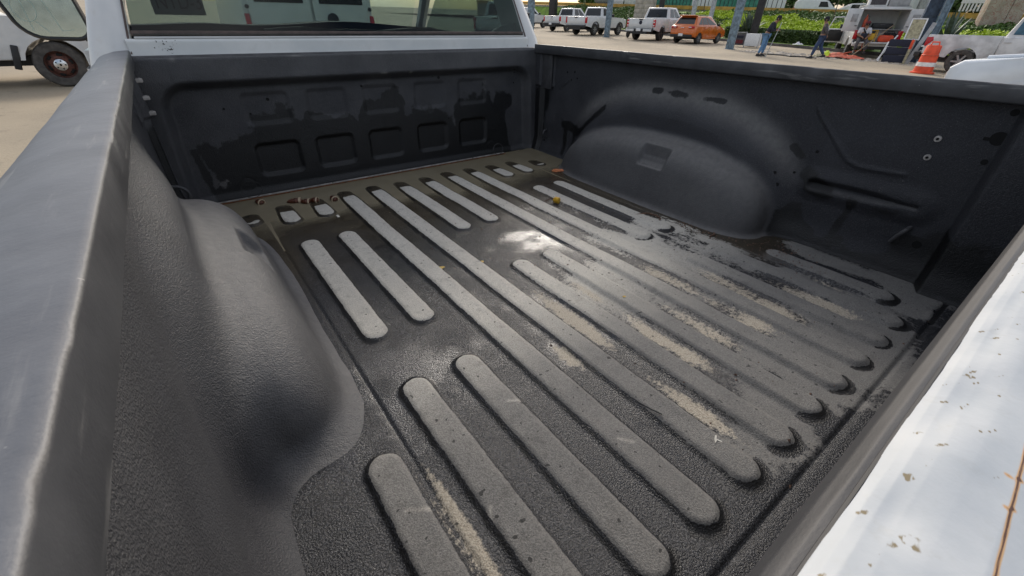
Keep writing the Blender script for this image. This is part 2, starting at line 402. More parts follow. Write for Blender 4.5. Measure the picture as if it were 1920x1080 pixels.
class MB:
    def __init__(s): s.bm = bmesh.new()
    def box(s, c, size, rot=None, bev=0):
        m = Matrix.Translation(c)
        if rot is not None: m = m @ (rot if isinstance(rot, Matrix) else Matrix.Rotation(rot, 4, 'Z'))
        m = m @ Matrix.Diagonal((*size, 1))
        r = bmesh.ops.create_cube(s.bm, size=1, matrix=m)
        if bev:
            es = {e for v in r['verts'] for e in v.link_edges}
            bmesh.ops.bevel(s.bm, geom=list(es), offset=bev, segments=2, profile=.5, affect='EDGES')
        return s
    def cyl(s, a, b, r0, r1=None, n=12, caps=True):
        a, b = Vector(a), Vector(b); d = b - a
        q = d.to_track_quat('Z', 'Y').to_matrix().to_4x4()
        bmesh.ops.create_cone(s.bm, cap_ends=caps, segments=n, radius1=r0, radius2=r0 if r1 is None else r1, depth=d.length,
                              matrix=Matrix.Translation((a + b) / 2) @ q)
        return s
    def tube(s, pts, r, n=8, closed=False):
        pts = [Vector(p) for p in pts]; rings = []; N = len(pts); prev = None
        for i, p in enumerate(pts):
            if closed: d = pts[(i + 1) % N] - pts[i - 1]
            else: d = pts[min(i + 1, N - 1)] - pts[max(i - 1, 0)]
            d.normalize()
            u = prev if prev is not None else (Vector((0, 0, 1)) if abs(d.z) < .9 else Vector((1, 0, 0)))
            u = (u - d * u.dot(d)).normalized(); prev = u; v = d.cross(u)
            rr = r[i] if isinstance(r, (list, tuple)) else r
            rings.append([s.bm.verts.new(p + rr * (math.cos(t) * u + math.sin(t) * v)) for t in [2 * math.pi * k / n for k in range(n)]])
        for i in range(N if closed else N - 1):
            A, B = rings[i], rings[(i + 1) % N]
            for k in range(n):
                s.bm.faces.new((A[k], A[(k + 1) % n], B[(k + 1) % n], B[k]))
        if not closed:
            s.bm.faces.new(rings[0][::-1]); s.bm.faces.new(rings[-1])
        return s
    def prism(s, poly, a0, a1, plane='yz', bev=0):
        """polygon in a plane extruded along the third axis"""
        def P(p, h):
            return {'yz': (h, p[0], p[1]), 'xy': (p[0], p[1], h), 'xz': (p[0], h, p[1])}[plane]
        A = [s.bm.verts.new(P(p, a0)) for p in poly]; B = [s.bm.verts.new(P(p, a1)) for p in poly]
        n = len(poly); fs = [s.bm.faces.new(A), s.bm.faces.new(B[::-1])]
        for i in range(n): fs.append(s.bm.faces.new((A[i], B[i], B[(i + 1) % n], A[(i + 1) % n])))
        if bev:
            es = list(fs[0].edges) + list(fs[1].edges)
            bmesh.ops.bevel(s.bm, geom=es, offset=bev, segments=2, profile=.5, affect='EDGES')
        return s
    def quadslab(s, q, th):
        """thin slab on a quad of 4 points, raised by th along its normal"""
        q = [Vector(p) for p in q]
        n = (q[1] - q[0]).cross(q[3] - q[0]).normalized() * th
        A = [s.bm.verts.new(p) for p in q]; B = [s.bm.verts.new(p + n) for p in q]
        s.bm.faces.new(A[::-1]); s.bm.faces.new(B)
        for i in range(4): s.bm.faces.new((A[i], A[(i + 1) % 4], B[(i + 1) % 4], B[i]))
        return s
    def lathe(s, prof, n=28, axis='x', c=(0, 0, 0), closed=True):
        """profile of (radius, along) revolved about an axis"""
        rings = []
        for k in range(n):
            t = 2 * math.pi * k / n; cs, sn = math.cos(t), math.sin(t)
            ring = []
            for r, h in prof:
                p = {'x': (h, r * cs, r * sn), 'y': (r * cs, h, r * sn), 'z': (r * cs, r * sn, h)}[axis]
                ring.append(s.bm.verts.new((p[0] + c[0], p[1] + c[1], p[2] + c[2])))
            rings.append(ring)
        m = len(prof)
        for k in range(n):
            A, B = rings[k], rings[(k + 1) % n]
            for i in range(m if closed else m - 1):
                s.bm.faces.new((A[i], A[(i + 1) % m], B[(i + 1) % m], B[i]))
        if not closed:
            s.bm.faces.new([r[0] for r in rings]); s.bm.faces.new([r[-1] for r in rings][::-1])
        return s
    def done(s, name, mat=None, parent=None, loc=None, rz=None, smooth=35):
        bmesh.ops.recalc_face_normals(s.bm, faces=s.bm.faces)
        me = bpy.data.meshes.new(name)
        if smooth:
            for f in s.bm.faces: f.smooth = True
            for e in s.bm.edges:
                if len(e.link_faces) == 2 and e.calc_face_angle(0) > R(smooth): e.smooth = False
        s.bm.to_mesh(me); s.bm.free()
        return link(name, me, mat, parent, loc, rz)

# ------------------------------------------------------------------ the ground
def gz(x, y): return -.92 + .018 * y
def ground_sheet():
    xs = np.concatenate([np.linspace(-600, -40, 12), np.linspace(-30, 80, 90), np.linspace(100, 600, 12)])
    ys = np.concatenate([np.linspace(-600, -30, 12), np.linspace(-20, 90, 90), np.linspace(110, 600, 12)])
    X, Y = np.meshgrid(xs, ys, indexing='ij')
    Z = -.92 + .018 * Y
    near = (np.abs(X) < 90) & (np.abs(Y) < 95)
    Z = Z + np.where(near, .025 * fbm(X, Y, .3, 5), 0)
    V = np.stack([X, Y, Z], -1).reshape(-1, 3)
    me = np_mesh('ground', V, grid_faces(len(xs), len(ys)))
    tag(link('ground', me, 'ground'), kind='structure')
ground_sheet()

# ================================================================== THE PICKUP TRUCK WE STAND BEHIND
L, HR = 1.834, .505
truck = empty('pickup_truck', (0, 0, 0))
tag(truck, 'white pickup truck in the foreground with an open black lined bed holding rainwater', 'pickup truck')

S = .1175
RIBS = []      # (index, y0, y1)
for i in (0, 11): RIBS += [(i, .082, .440), (i, 1.535, 1.66)]
for i in (1, 2, 9, 10): RIBS += [(i, .030, .570), (i, .708, 1.328), (i, 1.485, 1.70)]
for i in (3, 4, 7, 8): RIBS += [(i, .030, 1.72)]
for i in (5, 6): RIBS += [(i, .030, .842), (i, 1.105, 1.71)]
WH = .037      # half width of a rib
def rib_field(x, y):
    out = np.zeros_like(x); which = np.full(x.shape, -1); ends = np.zeros_like(x); side = np.zeros_like(x)
    for k, (i, a, b) in enumerate(RIBS):
        cx = (i - 5.5) * S
        yy = np.clip(y, a + WH, b - WH)
        d = np.hypot(x - cx, y - yy) + .0016 * fbm(x, y, 45, 3)
        soft = .017
        h = sstep(WH + .002, WH - soft, d)
        # the front ends fade out softly
        if b > 1.5: h = h * (1 - .55 * sstep(b - .16, b, y))
        ends = np.maximum(ends, np.exp(-((d - WH - .001) / .0075) ** 2) * sstep(a + WH + .004, a + WH - .022, y))
        m = h > out
        side = np.where(d < WH + .012, np.where(x < cx, 1.0, 0.0), side)
        out = np.where(m, h, out); which = np.where(h > .25, k, which)
    rib_field.ends = ends; rib_field.side = side
    return out, which
def water_z(y): return .0008 + .018 * (y - 1.44)
def floor_base(x, y):
    z = .0016 * fbm(x, y, 5, 21) * 2
    z = z - .0045 * np.exp(-((np.abs(x) - .603) / .0035) ** 2) - .007 * np.exp(-((y - .000) / .0045) ** 2)
    z = z + .0022 * sstep(.605, .60, np.abs(x)) * 0
    z = z - .0016 * np.exp(-(((np.hypot(x + .474, y - .488)) - .016) / .003) ** 2) + .0012 * np.exp(-(np.hypot(x + .474, y - .488) / .006) ** 2)
    # gentle dent in the middle where water stays
    z = z - .004 * np.exp(-(((x - .02) / .12) ** 2 + ((y - .97) / .10) ** 2))
    return z
def build_floor():
    xs = np.arange(-.835, .8351, .0036); ys = np.arange(-.075, 1.862, .0036)
    X, Y = np.meshgrid(xs, ys, indexing='ij')
    rib, which = rib_field(X, Y); ends = rib_field.ends; side = rib_field.side
    Z = floor_base(X, Y) + .0105 * rib
    V = np.stack([X, Y, Z], -1)
    gx = np.gradient(Z, xs, axis=0); gy = np.gradient(Z, ys, axis=1)
    N = np.stack([-gx, -gy, np.ones_like(Z)], -1); N /= np.linalg.norm(N, axis=-1, keepdims=True)
    # wet and dry
    above = Z - water_z(Y)
    region = .52 * sstep(-.42, .12, X - .25 * (Y - .5)) * sstep(.98, .60, Y) * sstep(-.02, .06, Y)   # right rear channels have dried
    region -= .35 * np.exp(-(((X - .02) / .16) ** 2 + ((Y - .97) / .13) ** 2))
    region -= .45 * np.exp(-(((X + .53) / .16) ** 2 + ((Y - .62) / .10) ** 2))
    region -= .5 * sstep(.585, .66, np.abs(X)) * sstep(.35, .6, Y)
    region += 1.0 * fbm(X, Y * .40, 10, 40) * sstep(-.4, .1, X)
    dry = .02 + .80 * sstep(.30 + .18 * side, .92, rib) + region * (1 - .6 * sstep(.5, .9, rib)) + .10 * sstep(.2, .5, Y) * (rib > .8) + .30 * sstep(.16, .05, Y) * sstep(-.5, .3, X) + .12 * fbm(X, Y, 18, 48)
    dry = dry - 1.2 * sstep(.0045, .0015, above) * sstep(1.25, 1.4, Y)
    # rear rib ends are darkened: part wet, part painted shading
    pale = .16 + .85 * sstep(.30, .85, Y + .22 * X * 0) + .12 * sstep(.2, -.6, X) * sstep(.2, .6, Y)
    pale = pale * (1 - .25 * sstep(.2, .6, X) * sstep(.6, .1, Y))
    mud = np.clip(sstep(.95, 1.45, Y + .10 * fbm(X, Y, 5, 60) * 2) + .9 * sstep(.52, .60, X) * sstep(.3, .5, Y) * sstep(1.6, 1.3, Y) + .5*sstep(-.56, -.62, X) * sstep(.9, 1.2, Y), 0, 1)
    dirt = np.full_like(X, -.5)
    chan = 1 - sstep(.1, .6, rib)
    def blob(cx, cy, rx, ry, a=1.0):
        return a * np.exp(-(((X - cx) / rx) ** 2 + ((Y - cy) / ry) ** 2))
    d = blob(-.592, .26, .012, .16, 1.3) + blob(-.618, .30, .012, .14, 1.0)
    d += blob(-.221, .43, .022, .06, 1.0) + blob(-.117, .52, .025, .15, 1.15) + blob(-.122, .19, .024, .12, .95)
    d += blob(.30, .22, .13, .11, .8) + blob(.117, .30, .03, .15, .85) + blob(.0, .35, .028, .18, .95) + blob(0, .6, .02, .08, .7)
    d += blob(.235, .50, .03, .20, .8) + blob(.47, .25, .04, .16, .85) + blob(.36, .42, .04, .12, .65) + blob(.59, .22, .03, .12, .7)
    dirt = -.12 + d * (.30 + .60 * chan) + .55 * fbm(X, Y * .6, 14, 77)
    dirt = dirt * sstep(.08, .30, d)
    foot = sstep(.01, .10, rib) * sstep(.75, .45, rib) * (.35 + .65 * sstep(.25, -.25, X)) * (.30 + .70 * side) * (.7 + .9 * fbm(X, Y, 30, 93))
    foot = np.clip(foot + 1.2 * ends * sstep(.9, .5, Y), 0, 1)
    dry = dry - .9 * ends * sstep(.9, .5, Y)
    for (x0, y0, x1, y1) in ((-.650, .318, -.618, .300), (-.565, .22, -.548, .25), (-.405, .40, -.375, .385), (-.372, .325, -.358, .300), (-.30, .22, -.285, .20)):
        pale = pale + .42 * np.exp(-(segd(X, Y, (x0, y0), (x1, y1)) / .0030) ** 2)
    film = np.clip(blob(.03, .985, .075, .045, 1.1) + blob(-.53, .62, .10, .07, .8) + blob(-.70, .5, .06, .10, .6) + blob(-.36, 1.0, .03, .3, .35) + blob(.12, .9, .1, .1, .5) + 1.5 * fbm(X, Y, 16, 95) * (Y > .4), 0, 1)
    at = dict(film=film.ravel(), foot=foot.ravel(), dry=dry.ravel(), pale=pale.ravel(), mud=mud.ravel(), dirt=dirt.ravel())
    F = grid_faces(len(xs), len(ys))
    wf = which.ravel()[F[:, 0]]
    Vf, Nf = V.reshape(-1, 3), N.reshape(-1, 3)
    fl = link('bed_floor', np_mesh('bed_floor', Vf, F[wf < 0], at, Nf), 'floor', truck)
    for k in range(len(RIBS)):
        sel = F[wf == k]
        if len(sel): link('floor_rib', np_mesh('floor_rib', Vf, sel, at, Nf), 'floor', fl)
    return fl
floor_ob = build_floor()

# ---- side walls with wheel wells: signed distance field, surface nets
def poly_d(y, z, pts):
    d = segd(y, z, pts[0], pts[1])
    for a, b in zip(pts[1:-1], pts[2:]): d = np.minimum(d, segd(y, z, a, b))
    return d
def wall_p(y, z, s=1):
    p = .020 * sstep(.10, .0, z) ** 2
    n = 2.5
    ya = (y - .995) / np.where(y > .995, .56, .55)
    r = (np.abs(ya) ** n + np.abs(np.maximum(z + .03, 0) / .435) ** n) ** (1 / n)
    p = p + ((.045 - .020 * sstep(.95, 1.3, y)) if s < 0 else .056) * sstep(1.05, .76, r)
    d = segd(y, z, (.435, .190), (.170, .195))
    p = p + (.010 * sstep(.060, .018, d) * (z > 0) - .014 * sstep(.021, .0, d + .010 * sstep(.30, .18, y)) if s > 0 else 0)
    if s > 0: p = p + .0042 * np.exp(-(poly_d(y, z, [(.50, .405), (.485, .385), (.375, .278), (.340, .268), (.234, .272)]) / .0065) ** 2)
    p = p + .005 * np.exp(-(poly_d(y, z, [(1.66, .33), (1.60, .375)]) / .005) ** 2)
    if s > 0: p = p + .055 * sstep(.090, .062, y)
    p = p + .007 * sstep(1.708, 1.714, y) * sstep(.325, .333, z - .0 * y)
    # front corner post
    p = p + .02 * sstep(1.775, 1.80, y)
    return p
def rr_arch(y, z):
    ya = (y - .995) / np.where(y > .995, .56, .55)
    return (np.abs(ya) ** 2.5 + np.abs(np.maximum(z + .03, 0) / .435) ** 2.5) ** (1 / 2.5)
def smin(a, b, k):
    h = np.maximum(k - np.abs(a - b), 0) / k
    return np.minimum(a, b) - h * h * k * .25
def smax(a, b, k): return -smin(-a, -b, k)
def well_f(y, z, u):
    n = np.where(y > .985, 2.25, 2.7)
    ya = (y - .985) / np.where(y > .985, .53, .475)
    q = (np.abs(ya) ** n + np.abs(np.maximum(z, -.02) / .242) ** n) ** (1 / n)
    f1 = (q - 1) * .27
    f2 = (u - (.194 - .24 * np.maximum(z, 0) - .035 * np.maximum(ya, 0) ** 3)) * .97
    f = smax(f1, f2, .105)
    # pressed pocket on top
    my = sstep(.885, .90, y) * sstep(1.02, 1.0, y)
    mu = sstep(.118, .127, u) * sstep(.163, .150, u)
    return f + .017 * my * mu * sstep(.12, .16, z)
def side_F(y, z, u, s=1):
    fw_ = (u - wall_p(y, z, s)) * .9
    f = smin(fw_, well_f(y, z, u), .045 - .022 * sstep(.9, 1.25, y) if s < 0 else .026)
    return smin(f, z + (.0045 if s < 0 else .003), .045 if s < 0 else .018)
def surface_nets(F, o, h):
    ny, nz_, nu = F.shape
    ins = F < 0
    acc = np.zeros((ny - 1, nz_ - 1, nu - 1, 3)); cnt = np.zeros((ny - 1, nz_ - 1, nu - 1))
    corners = [(i, j, k) for i in (0, 1) for j in (0, 1) for k in (0, 1)]
    def sub(A, c): return A[c[0]:c[0] + ny - 1, c[1]:c[1] + nz_ - 1, c[2]:c[2] + nu - 1]
    for a in corners:
        for ax in range(3):
            if a[ax] == 1: continue
            b = list(a); b[ax] = 1
            fa, fb = sub(F, a), sub(F, b)
            m = (fa < 0) != (fb < 0)
            t = np.where(m, fa / np.where(m, fa - fb, 1), 0)
            for q in range(3):
                acc[..., q] += m * (a[q] + (t if q == ax else 0))
            cnt += m
    act = cnt > 0
    idx = np.full(act.shape, -1); idx[act] = np.arange(act.sum())
    ijk = np.argwhere(act)
    V = (ijk + acc[act] / cnt[act][:, None]) * h + o
    faces = []
    for ax in range(3):
        sl0 = [slice(None)] * 3; sl1 = [slice(None)] * 3
        sl0[ax] = slice(0, -1); sl1[ax] = slice(1, None)
        m = ins[tuple(sl0)] != ins[tuple(sl1)]
        P = np.argwhere(m)
        b, c = [(1, 2), (2, 0), (0, 1)][ax]
        ok = (P[:, b] > 0) & (P[:, c] > 0) & (P[:, b] < F.shape[b] - 1) & (P[:, c] < F.shape[c] - 1)
        P = P[ok]
        def cell(db, dc):
            Q = P.copy(); Q[:, b] -= db; Q[:, c] -= dc
            return idx[Q[:, 0], Q[:, 1], Q[:, 2]]
        q = np.stack([cell(1, 1), cell(0, 1), cell(0, 0), cell(1, 0)], 1)
        flip = ~ins[P[:, 0], P[:, 1], P[:, 2]]
        q[flip] = q[flip][:, ::-1]
        faces.append(q)
    return V, np.concatenate(faces)
def build_sides():
    h = .0062
    o = np.array([-.075, -.03, -.03])
    ys = o[0] + np.arange(0, int(1.945 / h)) * h
    zs = o[1] + np.arange(0, int(.535 / h)) * h
    us = o[2] + np.arange(0, int(.27 / h)) * h
    Yg, Zg, Ug = np.meshgrid(ys, zs, us, indexing='ij')
    e = 1e-4
    for s in (1, -1):
        F = side_F(Yg, Zg, Ug, s)
        V, Q = surface_nets(F, o, h)
        def grad(V):
            y, z, u = V.T
            g = np.stack([side_F(y + e, z, u, s) - side_F(y - e, z, u, s), side_F(y, z + e, u, s) - side_F(y, z - e, u, s), side_F(y, z, u + e, s) - side_F(y, z, u - e, s)], 1) / (2 * e)
            return g
        for _ in range(3):
            g = grad(V); f = side_F(*V.T, s)
            st = (f / np.maximum((g * g).sum(1), 1e-6))[:, None] * g
            ln = np.linalg.norm(st, axis=1, keepdims=True)
            V = V - st * np.minimum(1, .004 / np.maximum(ln, 1e-9))
        g = grad(V); Nn = g / np.maximum(np.linalg.norm(g, axis=1, keepdims=True), 1e-9)
        y, z, u = V.T
        fwll = well_f(y, z, u); fwal = (u - wall_p(y, z, s)) * .9
        isw = fwll < fwal - .004
        bl = sstep(-.02, .02, fwal - fwll)
        wq = isw[Q].sum(1) >= 2
        # mirror into the truck frame
        X = s * (.835 - u)
        VV = np.stack([X, y, z], 1); NN = np.stack([-s * Nn[:, 2], Nn[:, 0], Nn[:, 1]], 1)
        Fq = Q if s > 0 else Q[:, ::-1]
        # orientation check
        c = VV[Fq[:, 0]]; fn = np.cross(VV[Fq[:, 1]] - c, VV[Fq[:, 2]] - c)
        if (fn * NN[Fq[:, 0]]).sum() < 0: Fq = Fq[:, ::-1]
        n1 = fbm(y, z, 14, 90 + s, 5)
        wet = np.zeros_like(y)
        if s > 0:
            # run-off under the slot, along the foot of the wall, in the front corner and on the arch ledge
            wet += .9 * np.exp(-(segd(y, z, (.46, .215), (.40, .165)) / .028) ** 2) + .5 * np.exp(-(segd(y, z, (.44, .18), (.20, .165)) / .018) ** 2)
            wet += 1.1 * np.exp(-(segd(y, z, (.315, .16), (.335, .01)) / .012) ** 2)
            edge = .055 + .04 * n1 * 2 + .05 * np.exp(-((y - .46) / .06) ** 2) - .03 * np.exp(-((y - .37) / .04) ** 2)
            wet += sstep(edge + .012, edge - .012, z) * (y < .56) * (y > .07)
            wet += sstep(.155, .085, y + .05 * (z - .2) + .02 * n1 - .05 * (z < .12)) * sstep(.2, .12, z) * .9
            wet += 1.2 * np.exp(-(segd(y, z, (1.795, .27), (1.80, .0)) / .028) ** 2) + 1.1 * np.exp(-(np.hypot(y - 1.79, z - .27) / .055) ** 2)
            wet += 1.1 * np.exp(-(segd(y, z, (1.62, .17), (1.49, .15)) / .022) ** 2) + 1.0 * np.exp(-(segd(y, z, (1.49, .15), (1.33, .29)) / .014) ** 2)
            wet += 1.0 * np.exp(-(segd(y, z, (1.60, .16), (1.60, .03)) / .014) ** 2) + 1.0 * np.exp(-(segd(y, z, (1.53, .15), (1.53, .08)) / .010) ** 2)
            wet += .95 * np.exp(-(segd(y, z, (1.10, .388), (.80, .385)) / .010) ** 2) * np.clip(2.6 * vn(y, z, 34, 8) - .25, 0, 1.2)
            wet += 1.1 * np.exp(-((segd(y, z, (.530, .285), (.495, .262))) / .013) ** 2)
            wet = np.minimum(wet, 1.2) * (1 + .9 * fbm(y, z, 40, 31)) + .30 * n1
            wet = wet * (1 - bl)
        else:
            wet += .4 * n1
            wet += 1.1 * np.exp(-(segd(y, z, (1.80, .27), (1.80, .0)) / .035) ** 2)
            wet = wet * (1 - bl)
        dust = .30 * sstep(.25, .95, NN[:, 2]) * sstep(.03, .08, z) + .10 * bl
        dust += .22 * sstep(.03, .0, z) * bl
        dust = dust + (.04 if s < 0 else -.03) + .10 * bl + .08 * fbm(y, z, 6, 33)  # side offset: right wall lowered as painted shade
        if s > 0: dust += .42 * np.exp(-((rr_arch(y, z) - .97) / .075) ** 2) * sstep(.12, .3, z)
        at = dict(wet=wet, dust=np.clip(dust, 0, 1), lit_tone=(.45 + .45 * bl) if s < 0 else (.16 + .25 * sstep(.9, 1.5, y)) * (1 - bl) + .60 * bl)  # shade painted into the right wall; left wall and wells painted brighter
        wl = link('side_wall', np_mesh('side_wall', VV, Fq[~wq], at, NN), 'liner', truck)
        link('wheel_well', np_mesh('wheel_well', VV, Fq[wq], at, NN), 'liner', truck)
        yield s, wl
WALL = dict(build_sides())
def wall_x(y, z, s=1): return s * (.835 - float(wall_p(np.array(y), np.array(z), s)))
# holes, studs and tie-down loops of the right wall
wr = WALL[1]
for (y, z, r) in ((.097, .455, .008), (.097, .340, .007), (.128, .098, .011), (1.62, .405, .005), (1.57, .41, .005), (1.55, .385, .004), (1.59, .375, .005), (.46, .285, .005), (.55, .20, .005), (.50, .21, .004), (.53, .165, .006), (1.76, .06, .006)):
    MB().cyl((wall_x(y, z) - .0012, y, z), (wall_x(y, z) + .01, y, z), r, n=14).done('wall_hole', 'hole', wr)
MB().cyl((wall_x(.097, .396) - .0012, .097, .396), (wall_x(.097, .396) + .01, .097, .396), .016, n=16).box((wall_x(.097, .396) + .004, .115, .392), (.01, .016, .008)).done('wall_hole', 'hole', wr)
MB().cyl((wall_x(1.755, .43) - .0014, 1.755, .425), (wall_x(1.755, .43) + .01, 1.755, .425), .007, n=12).cyl((wall_x(1.755, .43) - .0016, 1.755, .44), (wall_x(1.755, .43) + .01, 1.755, .44), .007, n=12).box((wall_x(1.755, .43) + .0045, 1.755, .4325), (.01, .013, .015)).done('wall_hole', 'hole', wr)
for (y, z) in ((.203, .375), (.204, .327)):
    x = wall_x(y, z)
    st = MB().lathe([(.008, x), (.0075, x - .005), (.004, x - .006), (.0035, x - .002)], 14, 'x', (0, y, z), closed=False).done('rivet_nut', 'seam', wr)
    MB().cyl((x - .0066, y, z), (x - .004, y, z), .003, n=10).done('bolt_hole', 'hole', st)
def tie_loop(x, y, z, s, par, size=.022):
    pts = []
    for k in range(11):
        a = -math.pi / 2 + math.pi * k / 10
        pts.append((x - s * (.004 + size * math.cos(a)), y, z + size * .85 * math.sin(a)))
    pts = [(x + s * .006, y, z - size * .85)] + pts + [(x + s * .006, y, z + size * .85)]
    MB().tube(pts, .0045 * (size / .022) ** .4, 8).done('tie_down_loop', 'liner_part', par)
MAT['liner_part'] = simple('coated_steel_loop', (.05, .05, .053), .5, .3, 40, bump=.2, bscale=300)
tie_loop(wall_x(1.755, .10), 1.745, .10, 1, wr)
tie_loop(wall_x(1.72, .09, -1), 1.74, .085, -1, WALL[-1], .040)
# slanted loop near the right rear corner
xw = wall_x(.16, .11)
MB().tube([(xw + .004, .185, .086), (xw - .016, .183, .092), (xw - .021, .172, .118), (xw - .016, .163, .134), (xw + .004, .160, .140)], .006, 8).done('tie_down_loop', 'liner_part', wr)
# bracket plate in the front right corner, spring clips of the left front corner
MB().box((.820, 1.765, .40), (.006, .10, .16), bev=.002).done('corner_bracket', 'liner_part', wr)
for k, z in enumerate((.435, .385, .34)):
    MB().box((-.806, 1.806, z), (.022, .02, .013), rot=.3, bev=.003).done('spring_clip', 'seam', WALL[-1])

# ---- front panel of the bed
def build_front():
    xs = np.arange(-.835, .8351, .0042); zs = np.arange(-.02, .4961, .0042)
    X, Z = np.meshgrid(xs, zs, indexing='ij')
    d = rrect(X, Z, -.775 - .02 * (1 - Z / .4), .775 + .02 * (1 - Z / .4), -.35, .418, .085)
    D = .044 * sstep(.005, -.030, d)
    for cx, hw in ((-.46, .083), (-.237, .080), (-.013, .079), (.221, .080), (.449, .081)):
        D += .011 * sstep(.004, -.013, rrect(X, Z, cx - hw, cx + hw, .066, .192, .024))
        D += .0075 * sstep(.004, -.016, rrect(X, Z, cx - hw, cx + hw, .258, .372, .020)) * sstep(.40, .30, Z * .8)
    D -= .0012 * np.exp(-((np.abs(X) - .722) / .0022) ** 2) * (Z > .42) * -1
    for cx in (-.60, .555):
        rr_ = np.hypot(X - cx, Z - .045)
        D += .0018 * np.exp(-((rr_ - .026) / .0025) ** 2)
    D += -.012 * sstep(.03, .0, Z)
    D += .004 * fbm(X, Z, 4, 55)
    D = np.where(Z > .488, D + .012 * sstep(.488, .497, Z) ** 2, D)
    Y = L - .004 + D
    gx = np.gradient(Y, xs, axis=0); gzz = np.gradient(Y, zs, axis=1)
    N = np.stack([gx, -np.ones_like(Y), gzz], -1); N /= np.linalg.norm(N, axis=-1, keepdims=True)
    n1 = fbm(X, Z, 13, 71, 5); n2 = fbm(X, Z, 34, 75, 4)
    # the lower part is wet with a ragged, dripping upper edge
    edge = .285 + .055 * np.sin(X * 13 + 1) * .4 + .10 * n1 + .05 * n2
    for cx in (-.35, -.125, .105, .335, .57): edge += -.055 * np.exp(-((X - cx) / .018) ** 2)
    edge += .04 * np.exp(-((X + .01) / .08) ** 2) - .06 * sstep(-.5, -.62, X)
    wet = .5 + (edge - Z) / .05
    wet = np.minimum(wet, .5 + (X + .715 + .10 * (Z - .2) + .06 * n1) / .03)
    wet = np.minimum(wet, .5 + (.665 - X + .06 * n1) / .02)
    wet = np.maximum(wet, .5 + (.012 - np.abs(X + .735 - .12 * (.2 - Z)) - .02 * n1) / .02 * (Z < .2) - 1 * (Z >= .2))
    dryp = np.exp(-(((X + .665) / .035) ** 2 + ((Z - .07) / .035) ** 2))
    for cx, cz, rx, rz_ in ((-.12, .035, .05, .016), (.09, .05, .03, .02), (-.35, .14, .012, .03), (-.36, .085, .01, .03), (.35, .13, .014, .07), (.56, .15, .013, .06), (.43, .045, .08, .014), (-.12, .13, .012, .03), (.345, .06, .025, .02), (-.25, .03, .04, .01)):
        dryp += np.exp(-(((X - cx) / rx) ** 2 + ((Z - cz) / rz_) ** 2))
    wet = wet - 1.6 * np.minimum(dryp, 1) * (.55 + 1.4 * n2)
    wet = np.clip(wet, -.5, 1.5)
    dust = np.clip(.06 + .35 * np.minimum(dryp, 1) + .1 * n1 + .5 * np.exp(-((Z - .4945) / .003) ** 2) * .5, 0, 1)
    dust += .55 * np.exp(-(((X + .70) / .008) ** 2 + ((Z - .487) / .006) ** 2)) + .5 * np.exp(-(((X + .33) / .02) ** 2 + ((Z - .49) / .003) ** 2)) \
        + .7 * np.exp(-(((X - .0) / .014) ** 2 + ((Z - .418) / .004) ** 2)) + .6 * np.exp(-(((X - .12) / .006) ** 2 + ((Z - .416) / .005) ** 2))
    V = np.stack([X, Y, Z], -1).reshape(-1, 3)
    F = grid_faces(len(xs), len(zs))[:, ::-1]
    c = V[F[:, 0]]; fn = np.cross(V[F[:, 1]] - c, V[F[:, 2]] - c)
    if fn[:, 1].sum() > 0: F = F[:, ::-1]
    fp = link('front_panel', np_mesh('front_panel', V, F, dict(wet=wet.ravel(), dust=dust.ravel(), lit_tone=(.34 + .45 * sstep(.415, .43, Z)).ravel()), N.reshape(-1, 3)), 'liner', truck)  # recess shade painted in: darker below the top strip
    # rolled top lip
    MB().tube([(-.80, L + .010, .4905), (.80, L + .010, .4905)], .008, 10).done('top_lip', 'liner_part', fp)
    MB().box((0, L + .035, .470), (1.66, .05, .03)).done('back_flange', 'white', fp)
    for (x, z, r) in ((-.45, .345, .006), (-.60, .325, .004), (-.09, .37, .005), (.27, .385, .007), (.24, .392, .003), (.40, .375, .003), (.69, .405, .004), (.705, .39, .005), (.70, .34, .004), (.31, .205, .003), (-.52, .30, .004)):
        yy = float(np.interp(x, xs, Y[:, int((z + .02) / .0042)]))
        MB().cyl((x, yy - .0014, z), (x, yy + .006, z), r, n=10).done('bolt_hole', 'hole', fp)
    # metal seam strip between the floor and the panel
    for x0, x1 in ((-.735, -.30), (-.297, .0), (.003, .40), (.405, .60)):
        MB().box(((x0 + x1) / 2, L - .020, .0135), (x1 - x0, .006, .004), bev=.001).done('seam_strip', 'seam', fp)
        MB().box(((x0 + x1) / 2, L - .030, .0105), (x1 - x0, .003, .003)).done('seam_edge', 'rust', fp)
    # thin rings trace the stamped circles of the panel
    return fp
front_ob = build_front()

